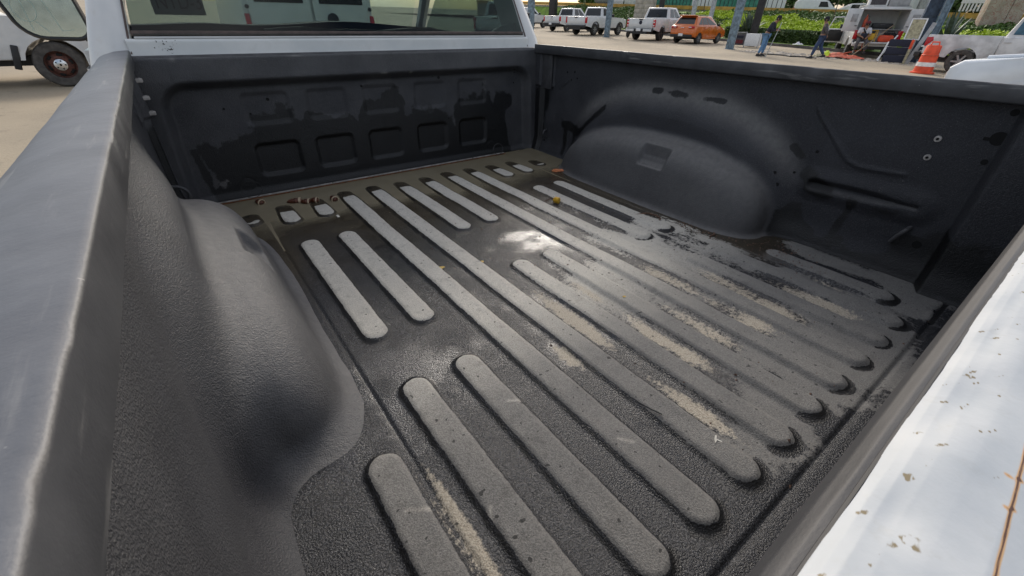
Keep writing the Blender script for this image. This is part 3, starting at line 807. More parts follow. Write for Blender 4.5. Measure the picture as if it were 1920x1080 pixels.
# ---- bed rails
def build_rails():
    for s in (1, -1):
        prof = [(.832, .4755), (.8035, .4745), (.7995, .4755), (.7975, .479), (.7975, .5115), (.7980, .5130), (.7995, .5142), (.803, .5146), (.835, .512), (.862, .504), (.874, .4985), (.880, .490), (.881, .470)]
        ys = np.concatenate([np.arange(-.06, 1.80, .012), [1.80, 1.815, 1.825, 1.83]])
        P = np.array(prof); n = len(P)
        Y, K = np.meshgrid(ys, np.arange(n), indexing='ij')
        X = P[K, 0] + 0 * Y; Z = P[K, 1] + 0 * Y
        wob = .0012 * fbm(Y, Y * 0 + 3, 9, 15 + s)
        X = X + wob; Z = Z + .0015 * fbm(Y, Y * 0, 6, 19 + s)
        # nicks along the inner edge
        nick = np.exp(-((K - 5.5) / 1.2) ** 2)
        X += .0016 * nick * (vn(Y, Y * 0, 45, 4) > .86)
        Z -= .0016 * nick * (vn(Y, Y * 0 + 9, 30, 6) > .84)
        # front end is cut
        V = np.stack([s * X, Y, Z], -1).reshape(-1, 3)
        F = grid_faces(len(ys), n)
        if s > 0: F = F[:, ::-1]
        c = V[F[:, 0]]; fn = np.cross(V[F[:, 1]] - c, V[F[:, 2]] - c)
        top = fn[:, 2][(V[F[:, 0], 2] > .5125)].sum()
        if top < 0: F = F[:, ::-1]
        fd = (np.where(K >= 6, 1.0, .06) * (1.0 if s < 0 else .12)).ravel()  # sky sheen painted on the left rail top; right rail kept dark
        me = np_mesh('bed_rail', V, F, dict(lit_tone=fd))
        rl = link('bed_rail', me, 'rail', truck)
        poly = [(p[0] * s, p[1]) for p in prof]
        MB().prism(poly, 1.8295, 1.8325, 'xz').done('rail_end', 'rail', rl)
        # outer fender skin below the cap
        MB().prism([(-.05, .468), (1.83, .468), (1.83, -.35), (1.42, -.35), (1.36, -.14), (1.2, .0), (1.0, .05), (.8, .0), (.64, -.14), (.58, -.35), (-.05, -.30)], s * .842, s * .886, 'yz', bev=.004).done('outer_fender', 'white', truck)
build_rails()

# ---- tailgate
def build_tailgate():
    prof = np.array([(-.0375, -.02), (-.0375, .20), (-.0375, .40), (-.0375, .440), (-.0382, .458), (-.0405, .4675), (-.0445, .4715), (-.0478, .4725)])
    xs = np.arange(-.81, .811, .003)
    t = np.linspace(0, 1, len(prof)); tt = np.linspace(0, 1, 40)
    Py, Pz = np.interp(tt, t, prof[:, 0]), np.interp(tt, t, prof[:, 1])
    X, K = np.meshgrid(xs, np.arange(40), indexing='ij')
    Yl = Py[K] + .0003 * fbm(X, K * .01, 18, 2); Zl = Pz[K] + .0003 * fbm(X, K * .01, 15, 3)
    V = np.stack([X, Yl, Zl], -1).reshape(-1, 3)
    F = grid_faces(len(xs), 40)
    c = V[F[:, 0]]; fn = np.cross(V[F[:, 1]] - c, V[F[:, 2]] - c)
    if fn[:, 1].sum() < 0: F = F[:, ::-1]
    tg = link('tailgate', np_mesh('tailgate', V, F, dict(wet=0 * X.ravel() - .3, dust=0 * X.ravel(), lit_tone=.30 + 0 * X.ravel())), 'lip', truck)
    # painted skin
    xs = np.arange(-.81, .811, .0016)
    pv = np.array([(-.0468, .4695), (-.0478, .4728), (-.0495, .4738), (-.0515, .4752), (-.055, .4768), (-.061, .4778), (-.070, .478), (-.082, .4775), (-.092, .475), (-.099, .469), (-.102, .46), (-.104, .40), (-.106, .2), (-.10, -.10)])
    s = np.r_[0, np.cumsum(np.hypot(*np.diff(pv, axis=0).T))]
    tt = np.concatenate([np.linspace(0, s[10], 130), np.linspace(s[10], s[-1], 10)[1:]])
    Py, Pz = np.interp(tt, s, pv[:, 0]), np.interp(tt, s, pv[:, 1])
    K = np.arange(len(tt)); X, K = np.meshgrid(xs, K, indexing='ij'); Yp, Zp = Py[K], Pz[K]
    top = (Zp > .46)
    for cx, cy, rx, ry, a in ((-.585, -.059, .016, .007, .0022), (-.490, -.061, .022, .008, .0026), (-.520, -.056, .012, .005, .0010), (-.415, -.058, .018, .006, .0020), (-.36, -.057, .02, .006, .0012)):
        Zp = Zp - top * a * np.exp(-(((X - cx) / rx) ** 2 + ((Yp - cy) / ry) ** 2))
    for cx, cy, rx, ry, a in ((-.535, -.066, .03, .01, .002), (-.44, -.068, .02, .008, .002)):
        Zp = Zp + top * a * np.exp(-(((X - cx) / rx) ** 2 + ((Yp - cy) / ry) ** 2))
    Zp = Zp + top * .0006 * fbm(X, Yp, 30, 8)
    rust = np.exp(-(segd(X, Yp + .0005 * fbm(X, X * 0, 60, 9), (-.600, -.0850), (-.500, -.0808)) / .0006) ** 2) * (.95 + .25 * fbm(X, X * 0, 120, 13))
    rust += .75 * np.exp(-(segd(X, Yp, (-.53, -.083), (-.532, -.0785)) / .0006) ** 2) + .7 * np.exp(-(segd(X, Yp, (-.547, -.084), (-.550, -.0805)) / .0006) ** 2)
    rust += .8 * np.exp(-(segd(X, Yp, (-.505, -.0815), (-.49, -.073)) / .0005) ** 2) * 0
    grime = np.zeros_like(X)
    r2 = random.Random(5)
    spots = [(-.590, -.0645, .0042, .0016), (-.592, -.0665, .0014, .0022), (-.563, -.056, .0034, .0010), (-.564, -.0572, .0010, .0016), (-.597, -.062, .002, .001)]
    for k in range(46):
        x = -.63 + .46 * r2.random(); y = -.0515 - .010 * r2.random() ** 1.6
        spots.append((x, y, .0014 + .0032 * r2.random() ** 2, .0004 + .0004 * r2.random()))
    for k in range(30):
        x = -.62 + .38 * r2.random(); y = -.055 - .032 * r2.random()
        spots.append((x, y, .0008 + .0024 * r2.random() ** 2, .0004 + .0003 * r2.random()))
    for x, y, rx, ry in spots:
        ang = .5
        dx = (X - x) * .83 - .55 * (Yp - y); dy = (X - x) * .55 + .83 * (Yp - y)
        grime = np.maximum(grime, np.exp(-((dx / rx) ** 2 + (dy / ry) ** 2)) * (.75 + 2.4 * fbm(X, Yp, 380, 12)))
    V = np.stack([X, Yp, Zp], -1).reshape(-1, 3)
    F = grid_faces(len(xs), len(tt))
    c = V[F[:, 0]]; fn = np.cross(V[F[:, 1]] - c, V[F[:, 2]] - c)
    if fn[:, 2].sum() < 0: F = F[:, ::-1]
    link('tailgate_skin', np_mesh('tailgate_skin', V, F, dict(rust=np.clip(rust, 0, 1).ravel(), grime=np.clip(grime, 0, 1).ravel())), 'tailgate', tg)
    # rubber bead between liner and paint
    MB().tube([(-.81, -.0482, .4715), (.81, -.0482, .4715)], .0016, 8).done('edge_bead', 'black', tg)
build_tailgate()

# ---- cab
def build_cab():
    cab = empty('cab', (0, 0, 0)); cab.parent = truck
    def ring(z, y0, y1, hw, n=6, r=.06):
        pts = []
        for (cx, cy, a0) in ((hw - r, y0 + r, -90), (hw - r, y1 - r, 0), (-hw + r, y1 - r, 90), (-hw + r, y0 + r, 180)):
            for k in range(n + 1):
                a = R(a0 + 90 * k / n); pts.append((cx + r * math.cos(a), cy + r * math.sin(a), z))
        return pts
    # lower body under the belt line, fine grid on the rear face for the chipped paint
    bm = MB()
    rings = [ring(-.45, 1.895, 3.35, .93), ring(.30, 1.895, 3.35, .935), ring(.46, 1.897, 3.35, .925), ring(.535, 1.902, 3.35, .905)]
    def loft(mb, rings, cap=True):
        vs = [[mb.bm.verts.new(p) for p in rg] for rg in rings]
        for A, B in zip(vs[:-1], vs[1:]):
            n = len(A)
            for i in range(n): mb.bm.faces.new((A[i], A[(i + 1) % n], B[(i + 1) % n], B[i]))
        if cap: mb.bm.faces.new(vs[-1]); mb.bm.faces.new(vs[0][::-1])
    def rear(z):     # rear window plane
        return 1.902 + (z - .535) * .42
    loft(bm, rings[:3], cap=False)
    me = bm.done('lower_body', 'white', cab)
    # rear sill panel with chips, as a grid
    xs = np.linspace(-.80, .80, 320); zs = np.linspace(.40, .542, 40)
    X, Z = np.meshgrid(xs, zs, indexing='ij')
    Y = 1.8905 + .10 * np.maximum(0, Z - .50) ** 1.5 + .006 * sstep(.537, .542, Z)
    chip = .62 * np.exp(-(((X + .70) / .05) ** 2 + ((Z - .52) / .03) ** 2)) + .5 * np.exp(-(((X + .10) / .015) ** 2 + ((Z - .537) / .003) ** 2))
    F = grid_faces(320, 40)
    V = np.stack([X, Y, Z], -1).reshape(-1, 3)
    c = V[F[:, 0]]; fn = np.cross(V[F[:, 1]] - c, V[F[:, 2]] - c)
    if fn[:, 1].sum() > 0: F = F[:, ::-1]
    link('rear_sill', np_mesh('rear_sill', V, F, dict(chip=chip.ravel())), 'cab', cab)
    MB().box((0, 1.905, .545), (1.55, .022, .006), bev=.002).done('sill_ledge', 'white', cab)
    # corner pillars
    for s in (1, -1):
        zs2 = [.455, .535, .66, .80, .95, 1.05]
        vs = []
        mb = MB()
        prev = None
        for z in zs2:
            yr = rear(max(z, .535)) - (.012 if z < .5 else 0)
            hw = .915 - .30 * max(0, z - .46) * (1 + .25 * max(0, z - .6))
            wi = .785 - .17 * max(0, z - .54)
            outer = [(s * wi, yr + .004), (s * (wi + .012), yr - .004), (s * (hw - .05), yr - .002), (s * (hw - .018), yr + .012), (s * hw, yr + .045), (s * (hw + .002), yr + .17), (s * wi, yr + .17)]
            rg = [mb.bm.verts.new((p[0], p[1], z)) for p in outer]
            if prev:
                for i in range(7): mb.bm.faces.new((prev[i], prev[(i + 1) % 7], rg[(i + 1) % 7], rg[i]))
            else: mb.bm.faces.new(rg)
            prev = rg
        mb.bm.faces.new(prev)
        mb.done('rear_pillar', 'white', cab, smooth=50)
        # seam between pillar and sill panel
        MB().tube([(s * .797, rear(.535) - .011, .50), (s * .789, rear(.55) - .004, .55), (s * .755, rear(.72) - .004, .72), (s * .735, rear(.9) - .004, .90)], .0028, 6).done('window_trim', 'greylip', cab)
        # side doors with window opening, front pillar
        MB().prism([(2.12, -.30), (3.30, -.30), (3.30, .50), (2.12, .50)], s * .90, s * .93, 'yz', bev=.006).done('door', 'white', cab)
        MB().prism([(2.12, .51), (3.05, .51), (2.62, .95), (2.20, .95)], s * .80, s * .805, 'yz').done('door_glass', 'glass', cab)
        MB().tube([(s * .86, 3.25, .50), (s * .70, 2.62, .99)], .035, 8).done('front_pillar', 'white', cab)
    MB().box((0, 2.38, 1.03), (1.46, .72, .06), bev=.025).done('roof', 'white', cab)
    # glazing
    q = [(-.775, rear(.55), .55), (.775, rear(.55), .55), (.70, rear(1.0), 1.0), (-.70, rear(1.0), 1.0)]
    rw = MB().quadslab(q, .004).done('rear_window', 'glass', cab)
    MB().box((0, rear(.555) + .004, .556), (1.56, .016, .016), bev=.004).done('window_seal', 'greylip', rw)
    q = [(-.80, 3.24, .56), (.80, 3.24, .56), (.66, 2.66, .995), (-.66, 2.66, .995)]
    MB().quadslab(q, .004).done('windscreen', 'clearglass', cab)
    # dark interior: floor, dash, seat backs
    MB().box((0, 2.6, .10), (1.7, 1.35, .03)).done('cab_floor', 'dark', cab)
    for s in (1, -1): MB().box((s * .88, 2.6, .30), (.02, 1.35, .42)).done('door_lining', 'dark', cab)
    xs = np.linspace(-.82, .82, 60)
    dash = [(x, .555 + .028 * math.exp(-((x - .25) / .34) ** 2) + .012 * math.exp(-((x + .5) / .2) ** 2)) for x in xs]
    MB().prism([(-.82, .2)] + dash + [(.82, .2)], 2.95, 3.22, 'xz').done('dashboard', 'dark', cab)
    pts = [(-.40, .50), (-.36, .565), (-.30, .571), (-.22, .574), (-.10, .566), (.02, .566), (.12, .562), (.26, .573), (.36, .572), (.46, .560), (.55, .553), (.56, .50)]
    MB().prism([(x, z - .30 if z == .50 else z) for x, z in pts], 2.06, 2.13, 'xz', bev=.006).done('seat_back', 'grey', cab)
    for x in (-.47, .47): MB().box((x, 2.34, .28), (.52, .16, .46), rot=Matrix.Rotation(R(-12), 4, 'X'), bev=.05).done('seat', 'dark', cab)
    st = []
    for k in range(24):
        a = 2 * math.pi * k / 24; st.append((-.45 + .19 * math.cos(a), 2.80 + .06 * math.sin(a), .34 + .18 * math.sin(a)))
    MB().tube(st, .014, 8, closed=True).done('steering_wheel', 'black', cab)
    MB().prism([(.62, .55), (.66, .575), (.74, .60), (.77, .60), (.77, .55)], 1.965, 1.985, 'xz').done('door_trim', 'ltgrey', cab)
    # hood and front end, out of sight behind the cab
    MB().prism([(3.35, -.40), (5.0, -.40), (5.05, .20), (4.9, .36), (3.35, .50)], -.90, .90, 'yz', bev=.03).done('hood', 'white', cab)
    # door mirror on the left
    for s in (-1,):
        mr = empty('side_mirror', (0, 0, 0)); mr.parent = truck
        x0, x1, z0, z1, yy = -1.205, -.968, .500, .86, 3.20
        def outline(g, y):
            pts = []
            for (cx, cz, a0, r) in ((x1 - .05, z0 + .05, -90, .05), (x1 - .075, z1 - .06, 0, .06), (x0 + .03, z1 - .06, 90, .06), (x0 + .075, z0 + .075, 180, .075)):
                for k in range(7):
                    a = R(a0 + 90 * k / 6); pts.append((cx + (r + g) * math.cos(a), cz + (r + g) * math.sin(a)))
            # the housing leans outwards at the top
            return [(x - .10 * (z - z0) * (1 if x < -1.1 else .55), y, z + .02 * (x1 - x) * 0 + .05 * max(0, -1.05 - x)) for x, z in pts]
        mb = MB()
        rgs = [outline(.001, yy + .004), outline(.010, yy - .008), outline(.019, yy + .006), outline(.017, yy + .05), outline(-.02, yy + .11)]
        vs = [[mb.bm.verts.new(p) for p in rg] for rg in rgs]
        for A, B in zip(vs[:-1], vs[1:]):
            for i in range(len(A)): mb.bm.faces.new((A[i], A[(i + 1) % len(A)], B[(i + 1) % len(A)], B[i]))
        mb.bm.faces.new(vs[-1])
        mb.done('mirror_housing', 'black', mr, smooth=60)
        mb = MB(); mb.bm.faces.new([mb.bm.verts.new(p) for p in outline(.001, yy + .002)])
        gl = mb.done('mirror_glass', 'mirror', mr, smooth=0)
        # etched anti-theft marks
        cx, cz = -1.165, .615
        MB().tube([(cx + .040 * math.cos(2 * math.pi * k / 28), yy + .0008, cz + .052 * math.sin(2 * math.pi * k / 28)) for k in range(28)], .0010, 4, closed=True).done('etched_ring', 'etch', gl)
        MB().tube([(cx, yy + .0008, .70), (cx, yy + .0008, .525)], .0010, 4).done('etched_line', 'etch', gl)
        MB().tube([(cx + .02, yy + .0008, .565), (cx + .055, yy + .0008, .52)], .0009, 4).done('etched_line', 'etch', gl)
        MB().tube([(-1.09, yy + .0008, .66), (-1.065, yy + .0008, .525), (-1.02, yy + .0008, .53)], .0009, 4).done('etched_line', 'etch', gl)
        MB().tube([(-.99, yy + .05, .50), (-.90, yy + .05, .46)], .022, 8).done('mirror_arm', 'black', mr)
build_cab()

# ================================================================== SMALL THINGS IN THE BED
def fz(x, y):
    a, b = np.array([float(x)]), np.array([float(y)])
    return float(floor_base(a, b)[0] + .0105 * rib_field(a, b)[0][0])
def build_puddle():
    xs = np.linspace(-.80, .80, 400); ys = np.linspace(1.30, 1.828, 140)
    X, Y = np.meshgrid(xs, ys, indexing='ij')
    rib, _ = rib_field(X, Y)
    Zf = floor_base(X, Y) + .0105 * rib
    Zw = water_z(Y)
    F = grid_faces(400, 140)
    wetm = (Zf < Zw + .0006).ravel()
    F = F[wetm[F].any(1)]
    V = np.stack([X, Y, Zw], -1).reshape(-1, 3)
    o = link('puddle', np_mesh('puddle', V, F, dict(depth=np.maximum(Zw - Zf, 0).ravel() + .0006)), 'water')
    tag(o, 'shallow puddle of brown rainwater along the front end of the truck bed', 'puddle')
build_puddle()

def husk(x, y, rz, ln, label):
    t = empty('seed_husk', (x, y, max(fz(x, y), water_z(y)) + .004), rz)
    tag(t, label, 'seed husk', 'brown seed husks in the puddle'); t.scale = (1.35,) * 3
    MB().lathe([(.002, -ln * .55), (.0065, -ln * .35), (.009, -ln * .05), (.0095, ln * .15), (.008, ln * .3)], 12, 'x', closed=False).done('shell', 'husk', t)
    MB().lathe([(.0097, ln * .22), (.0107, ln * .27), (.0105, ln * .36), (.0085, ln * .38), (.0078, ln * .30)], 12, 'x').done('rim', 'husk_rim', t)
    MB().lathe([(.003, ln * .28), (.007, ln * .30), (.004, ln * .42), (.001, ln * .46)], 10, 'x', closed=False).done('tip', 'husk', t)
husk(-.592, 1.750, -1.2, .032, 'brown seed husk floating alone at the left end of the puddle')
husk(-.478, 1.690, -.35, .040, 'leftmost brown husk of the touching row of three in the puddle')
husk(-.446, 1.662, -.5, .026, 'middle brown husk of the touching row of three in the puddle')
husk(-.415, 1.660, -.7, .024, 'rightmost brown husk of the touching row of three in the puddle')
husk(-.349, 1.640, -1.5, .036, 'brown seed husk standing alone on a submerged rib right of the row of three')

t = empty('yellow_cap', (.371, 1.119, fz(.371, 1.119) + .001), R(20))
tag(t, 'small yellow plastic wire nut lying on a floor rib near the right wheel well', 'cap')
MB().lathe([(.011, 0), (.013, .002), (.012, .006), (.009, .022), (.006, .025), (.002, .026)], 14, 'y', (0, 0, .011), closed=False).done('shell', 'yellow', t)
for k in range(6):
    a = k * math.pi / 3
    MB().box((.0105 * math.cos(a), .012, .011 + .0105 * math.sin(a)), (.003, .018, .003), rot=Matrix.Rotation(-a, 4, 'Y')).done('grip_ridge', 'yellow', t)
MB().tube([(-.001, .024, .012), (-.006, .034, .016), (-.018, .042, .010), (-.020, .052, .004)], .0022, 6).done('wire_tail', 'rustwire', t)

z0 = fz(.581, .81) + .003
o = MB().tube([(.52, .865, z0 + .004), (.565, .842, z0 + .010), (.588, .815, z0 + .004), (.585, .793, z0), (.567, .785, z0), (.548, .800, z0), (.556, .808, z0)], .003, 7).done('bent_wire', 'rustwire')
tag(o, 'dark rusty bent wire hook lying beside the right wheel well', 'wire')
o = MB().tube([(.675, 1.43, .006), (.640, 1.455, .006), (.622, 1.445, .006), (.628, 1.428, .006), (.665, 1.415, .008)], .004, 8).done('copper_hook', 'copper')
tag(o, 'bright orange copper hook at the front foot of the right wheel well', 'hook')
ring = [(-.60 + .036 * math.cos(2 * math.pi * k / 30), L - .030 + .006 * math.sin(2 * math.pi * k / 30), .046 + .030 * math.sin(2 * math.pi * k / 30)) for k in range(30)]  # rings trace the circles stamped into the front panel
tag(MB().tube(ring, .0012, 5, closed=True).done('stamp_ring', 'black'), 'thin black ring tracing a stamped circle on the front panel at the left', 'ring', 'stamped rings on the front panel')
ring = [(.555 + .030 * math.cos(2 * math.pi * k / 30), L - .030 + .006 * math.sin(2 * math.pi * k / 30), .040 + .026 * math.sin(2 * math.pi * k / 30)) for k in range(30)]
tag(MB().tube(ring, .0012, 5, closed=True).done('stamp_ring', 'liner_part'), 'thin grey ring tracing a stamped circle on the front panel near the right corner', 'ring', 'stamped rings on the front panel')
def flake(name, x, y, pts, mat, label, cat, h=.001):
    z = fz(x, y) + .0005
    mb = MB().prism([(p[0], p[1]) for p in pts], 0, h, 'xy')
    o = mb.done(name, mat, None, (x, y, z)); o.rotation_euler = (.12, .1, 0)
    tag(o, label, cat)
flake('leaf_scrap', -.265, .922, [(-.012, -.004), (.0, -.007), (.013, -.002), (.010, .004), (-.003, .005)], 'leafbit', 'larger yellow leaf scrap on the third long rib left of centre', 'leaf')
flake('leaf_scrap', -.141, .895, [(-.007, -.004), (.004, -.004), (.007, .003), (-.002, .004)], 'leafbit', 'small yellow leaf scrap on the rib right of the larger scrap', 'leaf')
flake('paper_scrap', -.385, 1.475, [(-.004, -.010), (.005, -.008), (.003, .010), (-.005, .007)], 'paper', 'tiny white scrap at the puddle edge right of the husks', 'scrap')
flake('paper_scrap', -.165, .118, [(-.009, -.003), (0, -.001), (.004, -.008), (.006, -.007), (.002, .001), (.009, .005), (.007, .007), (-.002, .003)], 'paper', 'small white forked scrap near the rear end of a rib', 'scrap')
flake('leaf_scrap', .05, .51, [(-.004, -.002), (.005, -.003), (.006, .002), (-.003, .003)], 'leafbit', 'tiny yellow leaf scrap on a middle rib of the bed floor', 'leaf')
z0 = fz(-.199, .234)
tag(MB().tube([(-.215, .262, z0 + .010), (-.213, .245, z0 + .009), (-.205, .225, z0 + .006), (-.196, .208, z0 + .003)], .0011, 5).done('twig', 'black'), 'thin black curved twig beside a rib near the tailgate', 'twig')
z0 = fz(.6, .62)
tag(MB().tube([(.60, .60, z0 + .003), (.625, .598, z0 + .006), (.64, .61, z0 + .004)], [.003, .004, .002], 6).done('twig', 'rustwire'), 'short brown twig in the dirt at the rear foot of the right wheel well', 'twig')
# debris washed against the right wheel well: nobody could count it
def debris():
    vs, fs = [], []
    r = random.Random(3)
    for k in range(520):
        if k < 380:
            y = .25 + .5 * r.random() ** .8; x = .60 + .16 * r.random() * (1 if y < .56 else .35)
            if y > .56: x = .585 + .05 * r.random()
        else:
            y = .0 + 1.2 * r.random(); x = -.3 + .95 * r.random()
        z = fz(x, y); s_ = .0012 + .0026 * r.random() ** 3
        b = len(vs); a = r.random() * 6.3
        for dx, dy, dz in ((-1, -.5, 0), (1, -.6, 0), (.2, 1, 0), (0, 0, .9)):
            vs.append((x + s_ * (dx * math.cos(a) - dy * math.sin(a)) * 1.4, y + s_ * (dx * math.sin(a) + dy * math.cos(a)), z + s_ * dz))
        fs += [(b, b + 1, b + 3), (b + 1, b + 2, b + 3), (b + 2, b, b + 3)]
    me = bpy.data.meshes.new('debris'); me.from_pydata(vs, [], fs)
    tag(link('debris', me, 'rustwire'), 'scattered brown crumbs of dirt and leaf on the bed floor', 'debris', kind='stuff')
debris()

# the plate tucked behind the rear window
def text_mesh(txt, size, name):
    cu = bpy.data.curves.new(name, 'FONT'); cu.body = txt; cu.size = size; cu.extrude = .0004
    ob = bpy.data.objects.new(name, cu); COL.objects.link(ob)
    dg = bpy.context.evaluated_depsgraph_get()
    me = bpy.data.meshes.new_from_object(ob.evaluated_get(dg))
    bpy.data.objects.remove(ob); bpy.data.curves.remove(cu)
    return me
pl = empty('licence_plate', (-.625, 1.985, .64))
tag(pl, 'grey licence plate lettered NTD-3 tucked inside the cab rear window', 'licence plate')
MB().box((0, .002, .012), (.145, .002, .09), rot=Matrix.Rotation(R(0), 4, 'Y')).done('plate_sheet', 'plate', pl)
o = link('lettering', text_mesh('NTD-3', .062, 'lettering'), 'ink', pl, (-.062, -.0006, -.016))
o.rotation_euler = (R(90), 0, 0); o.scale = (.72, 1, 1)

# ================================================================== VEHICLES
def copy_me(o, parent, loc=None, rot=None):
    c = o.copy(); COL.objects.link(c); c.parent = parent
    if loc is not None: c.location = loc
    if rot is not None: c.rotation_euler = rot
    return c
def wheel(par, x, y, r, side, style='alloy', wd=.24, tyre='tyre'):
    """wheel with its outer face towards side (+1 left, -1 right)"""
    mb = MB()
    k = r / .40
    mb.lathe([(r * .60, -wd / 2), (r * .90, -wd / 2 - .005), (r * .97, -wd * .40), (r, -wd * .25), (r, wd * .25), (r * .97, wd * .40), (r * .90, wd / 2 + .005), (r * .60, wd / 2)], 32, 'y', (0, 0, 0))
    w_ = mb.done('wheel', tyre, par, (x, y, r))
    f = side * wd * .38
    if style == 'steel':
        mb = MB().lathe([(r * .62, f + side * .02), (r * .60, f - side * .05), (r * .52, f - side * .06), (r * .44, f - side * .02), (r * .30, f), (.02, f), (.02, f - side * .02), (r * .62, f - side * .12)], 32, 'y')
        rm = mb.done('rim', 'rust_rim', w_)
        for q in range(6):
            a = q * math.pi / 3 + .3
            MB().box((0, 0, 0), (.085, .012, .045), bev=.004).done('vent_slot', 'hole', w_, (r * .44 * math.cos(a), f - side * .012, r * .44 * math.sin(a))).rotation_euler = (0, -a + math.pi / 2, 0)
        MB().lathe([(.105, f), (.10, f + side * .03), (.05, f + side * .045), (.02, f + side * .045), (.02, f)], 24, 'y').done('hub', 'chrome', w_)
        for q in range(5):
            a = q * 2 * math.pi / 5
            MB().cyl((.072 * math.cos(a), f + side * .03, .072 * math.sin(a)), (.072 * math.cos(a), f + side * .046, .072 * math.sin(a)), .014, n=8).done('wheel_nut', 'black', w_)
    else:
        m = 'rim_dark' if style == 'dark' else 'rim'
        mb = MB().lathe([(r * .64, f + side * .02), (r * .60, f + side * .02), (r * .57, f - side * .06), (r * .60, f - side * .08)], 28, 'y')
        mb.cyl((0, f - side * .02, 0), (0, f + side * .02, 0), r * .16, n=14)
        for q in range(6):
            a = q * math.pi / 3
            mb.box((r * .36 * math.cos(a), f - side * .005, r * .36 * math.sin(a)), (r * .50, .03, r * .15), rot=Matrix.Rotation(-a, 4, 'Y'))
        mb.done('rim', m, w_)
        MB().cyl((0, f - side * .07, 0), (0, f - side * .06, 0), r * .6, n=24).done('brake_disc', 'black', w_)
    return w_
def bil(q, u, v):
    a = Vector(q[0]).lerp(Vector(q[1]), u); b = Vector(q[3]).lerp(Vector(q[2]), u)
    return a.lerp(b, v)
def pane(par, q, u0, u1, v0, v1, name, mat, th=.008, cut=0):
    """slab proud of a quad face; cut shears the top edge for slanted panes"""
    p = [bil(q, u0, v0), bil(q, u1, v0), bil(q, u1 - max(0, cut) * 1, v1), bil(q, u0 - min(0, cut) * 1, v1)]
    return MB().quadslab(p, th).done(name, mat, par, smooth=0)
def arch(xa, r, zb, n=10, zc=.40):
    a0 = math.asin(max(-1, min(1, (zb - zc) / r)))
    return [(xa - r * math.cos(a0 + (math.pi - 2 * a0) * k / n), zc + r * math.sin(a0 + (math.pi - 2 * a0) * k / n)) for k in range(n + 1)]
def greenhouse(par, base, top, z0, z1, mat, name='cab', hw0=.93, hw1=.76):
    B = [(base[0], -hw0, z0), (base[1], -hw0, z0), (base[1], hw0, z0), (base[0], hw0, z0)]
    T = [(top[0], -hw1, z1), (top[1], -hw1, z1), (top[1], hw1, z1), (top[0], hw1, z1)]
    mb = MB()
    vb = [mb.bm.verts.new(p) for p in B]; vt = [mb.bm.verts.new(p) for p in T]
    fs = [mb.bm.faces.new(vt), mb.bm.faces.new(vb[::-1])]
    for i in range(4): fs.append(mb.bm.faces.new((vb[i], vb[(i + 1) % 4], vt[(i + 1) % 4], vt[i])))
    es = [e for e in mb.bm.edges if any(v in vt for v in e.verts)]
    bmesh.ops.bevel(mb.bm, geom=es, offset=.07, segments=3, profile=.5, affect='EDGES')
    o = mb.done(name, mat, par, smooth=50)
    right = [B[0], B[1], T[1], T[0]]; left = [B[2], B[3], T[3], T[2]]
    rear = [B[3], B[0], T[0], T[3]]; front = [B[1], B[2], T[2], T[1]]
    return o, right, left, rear, front

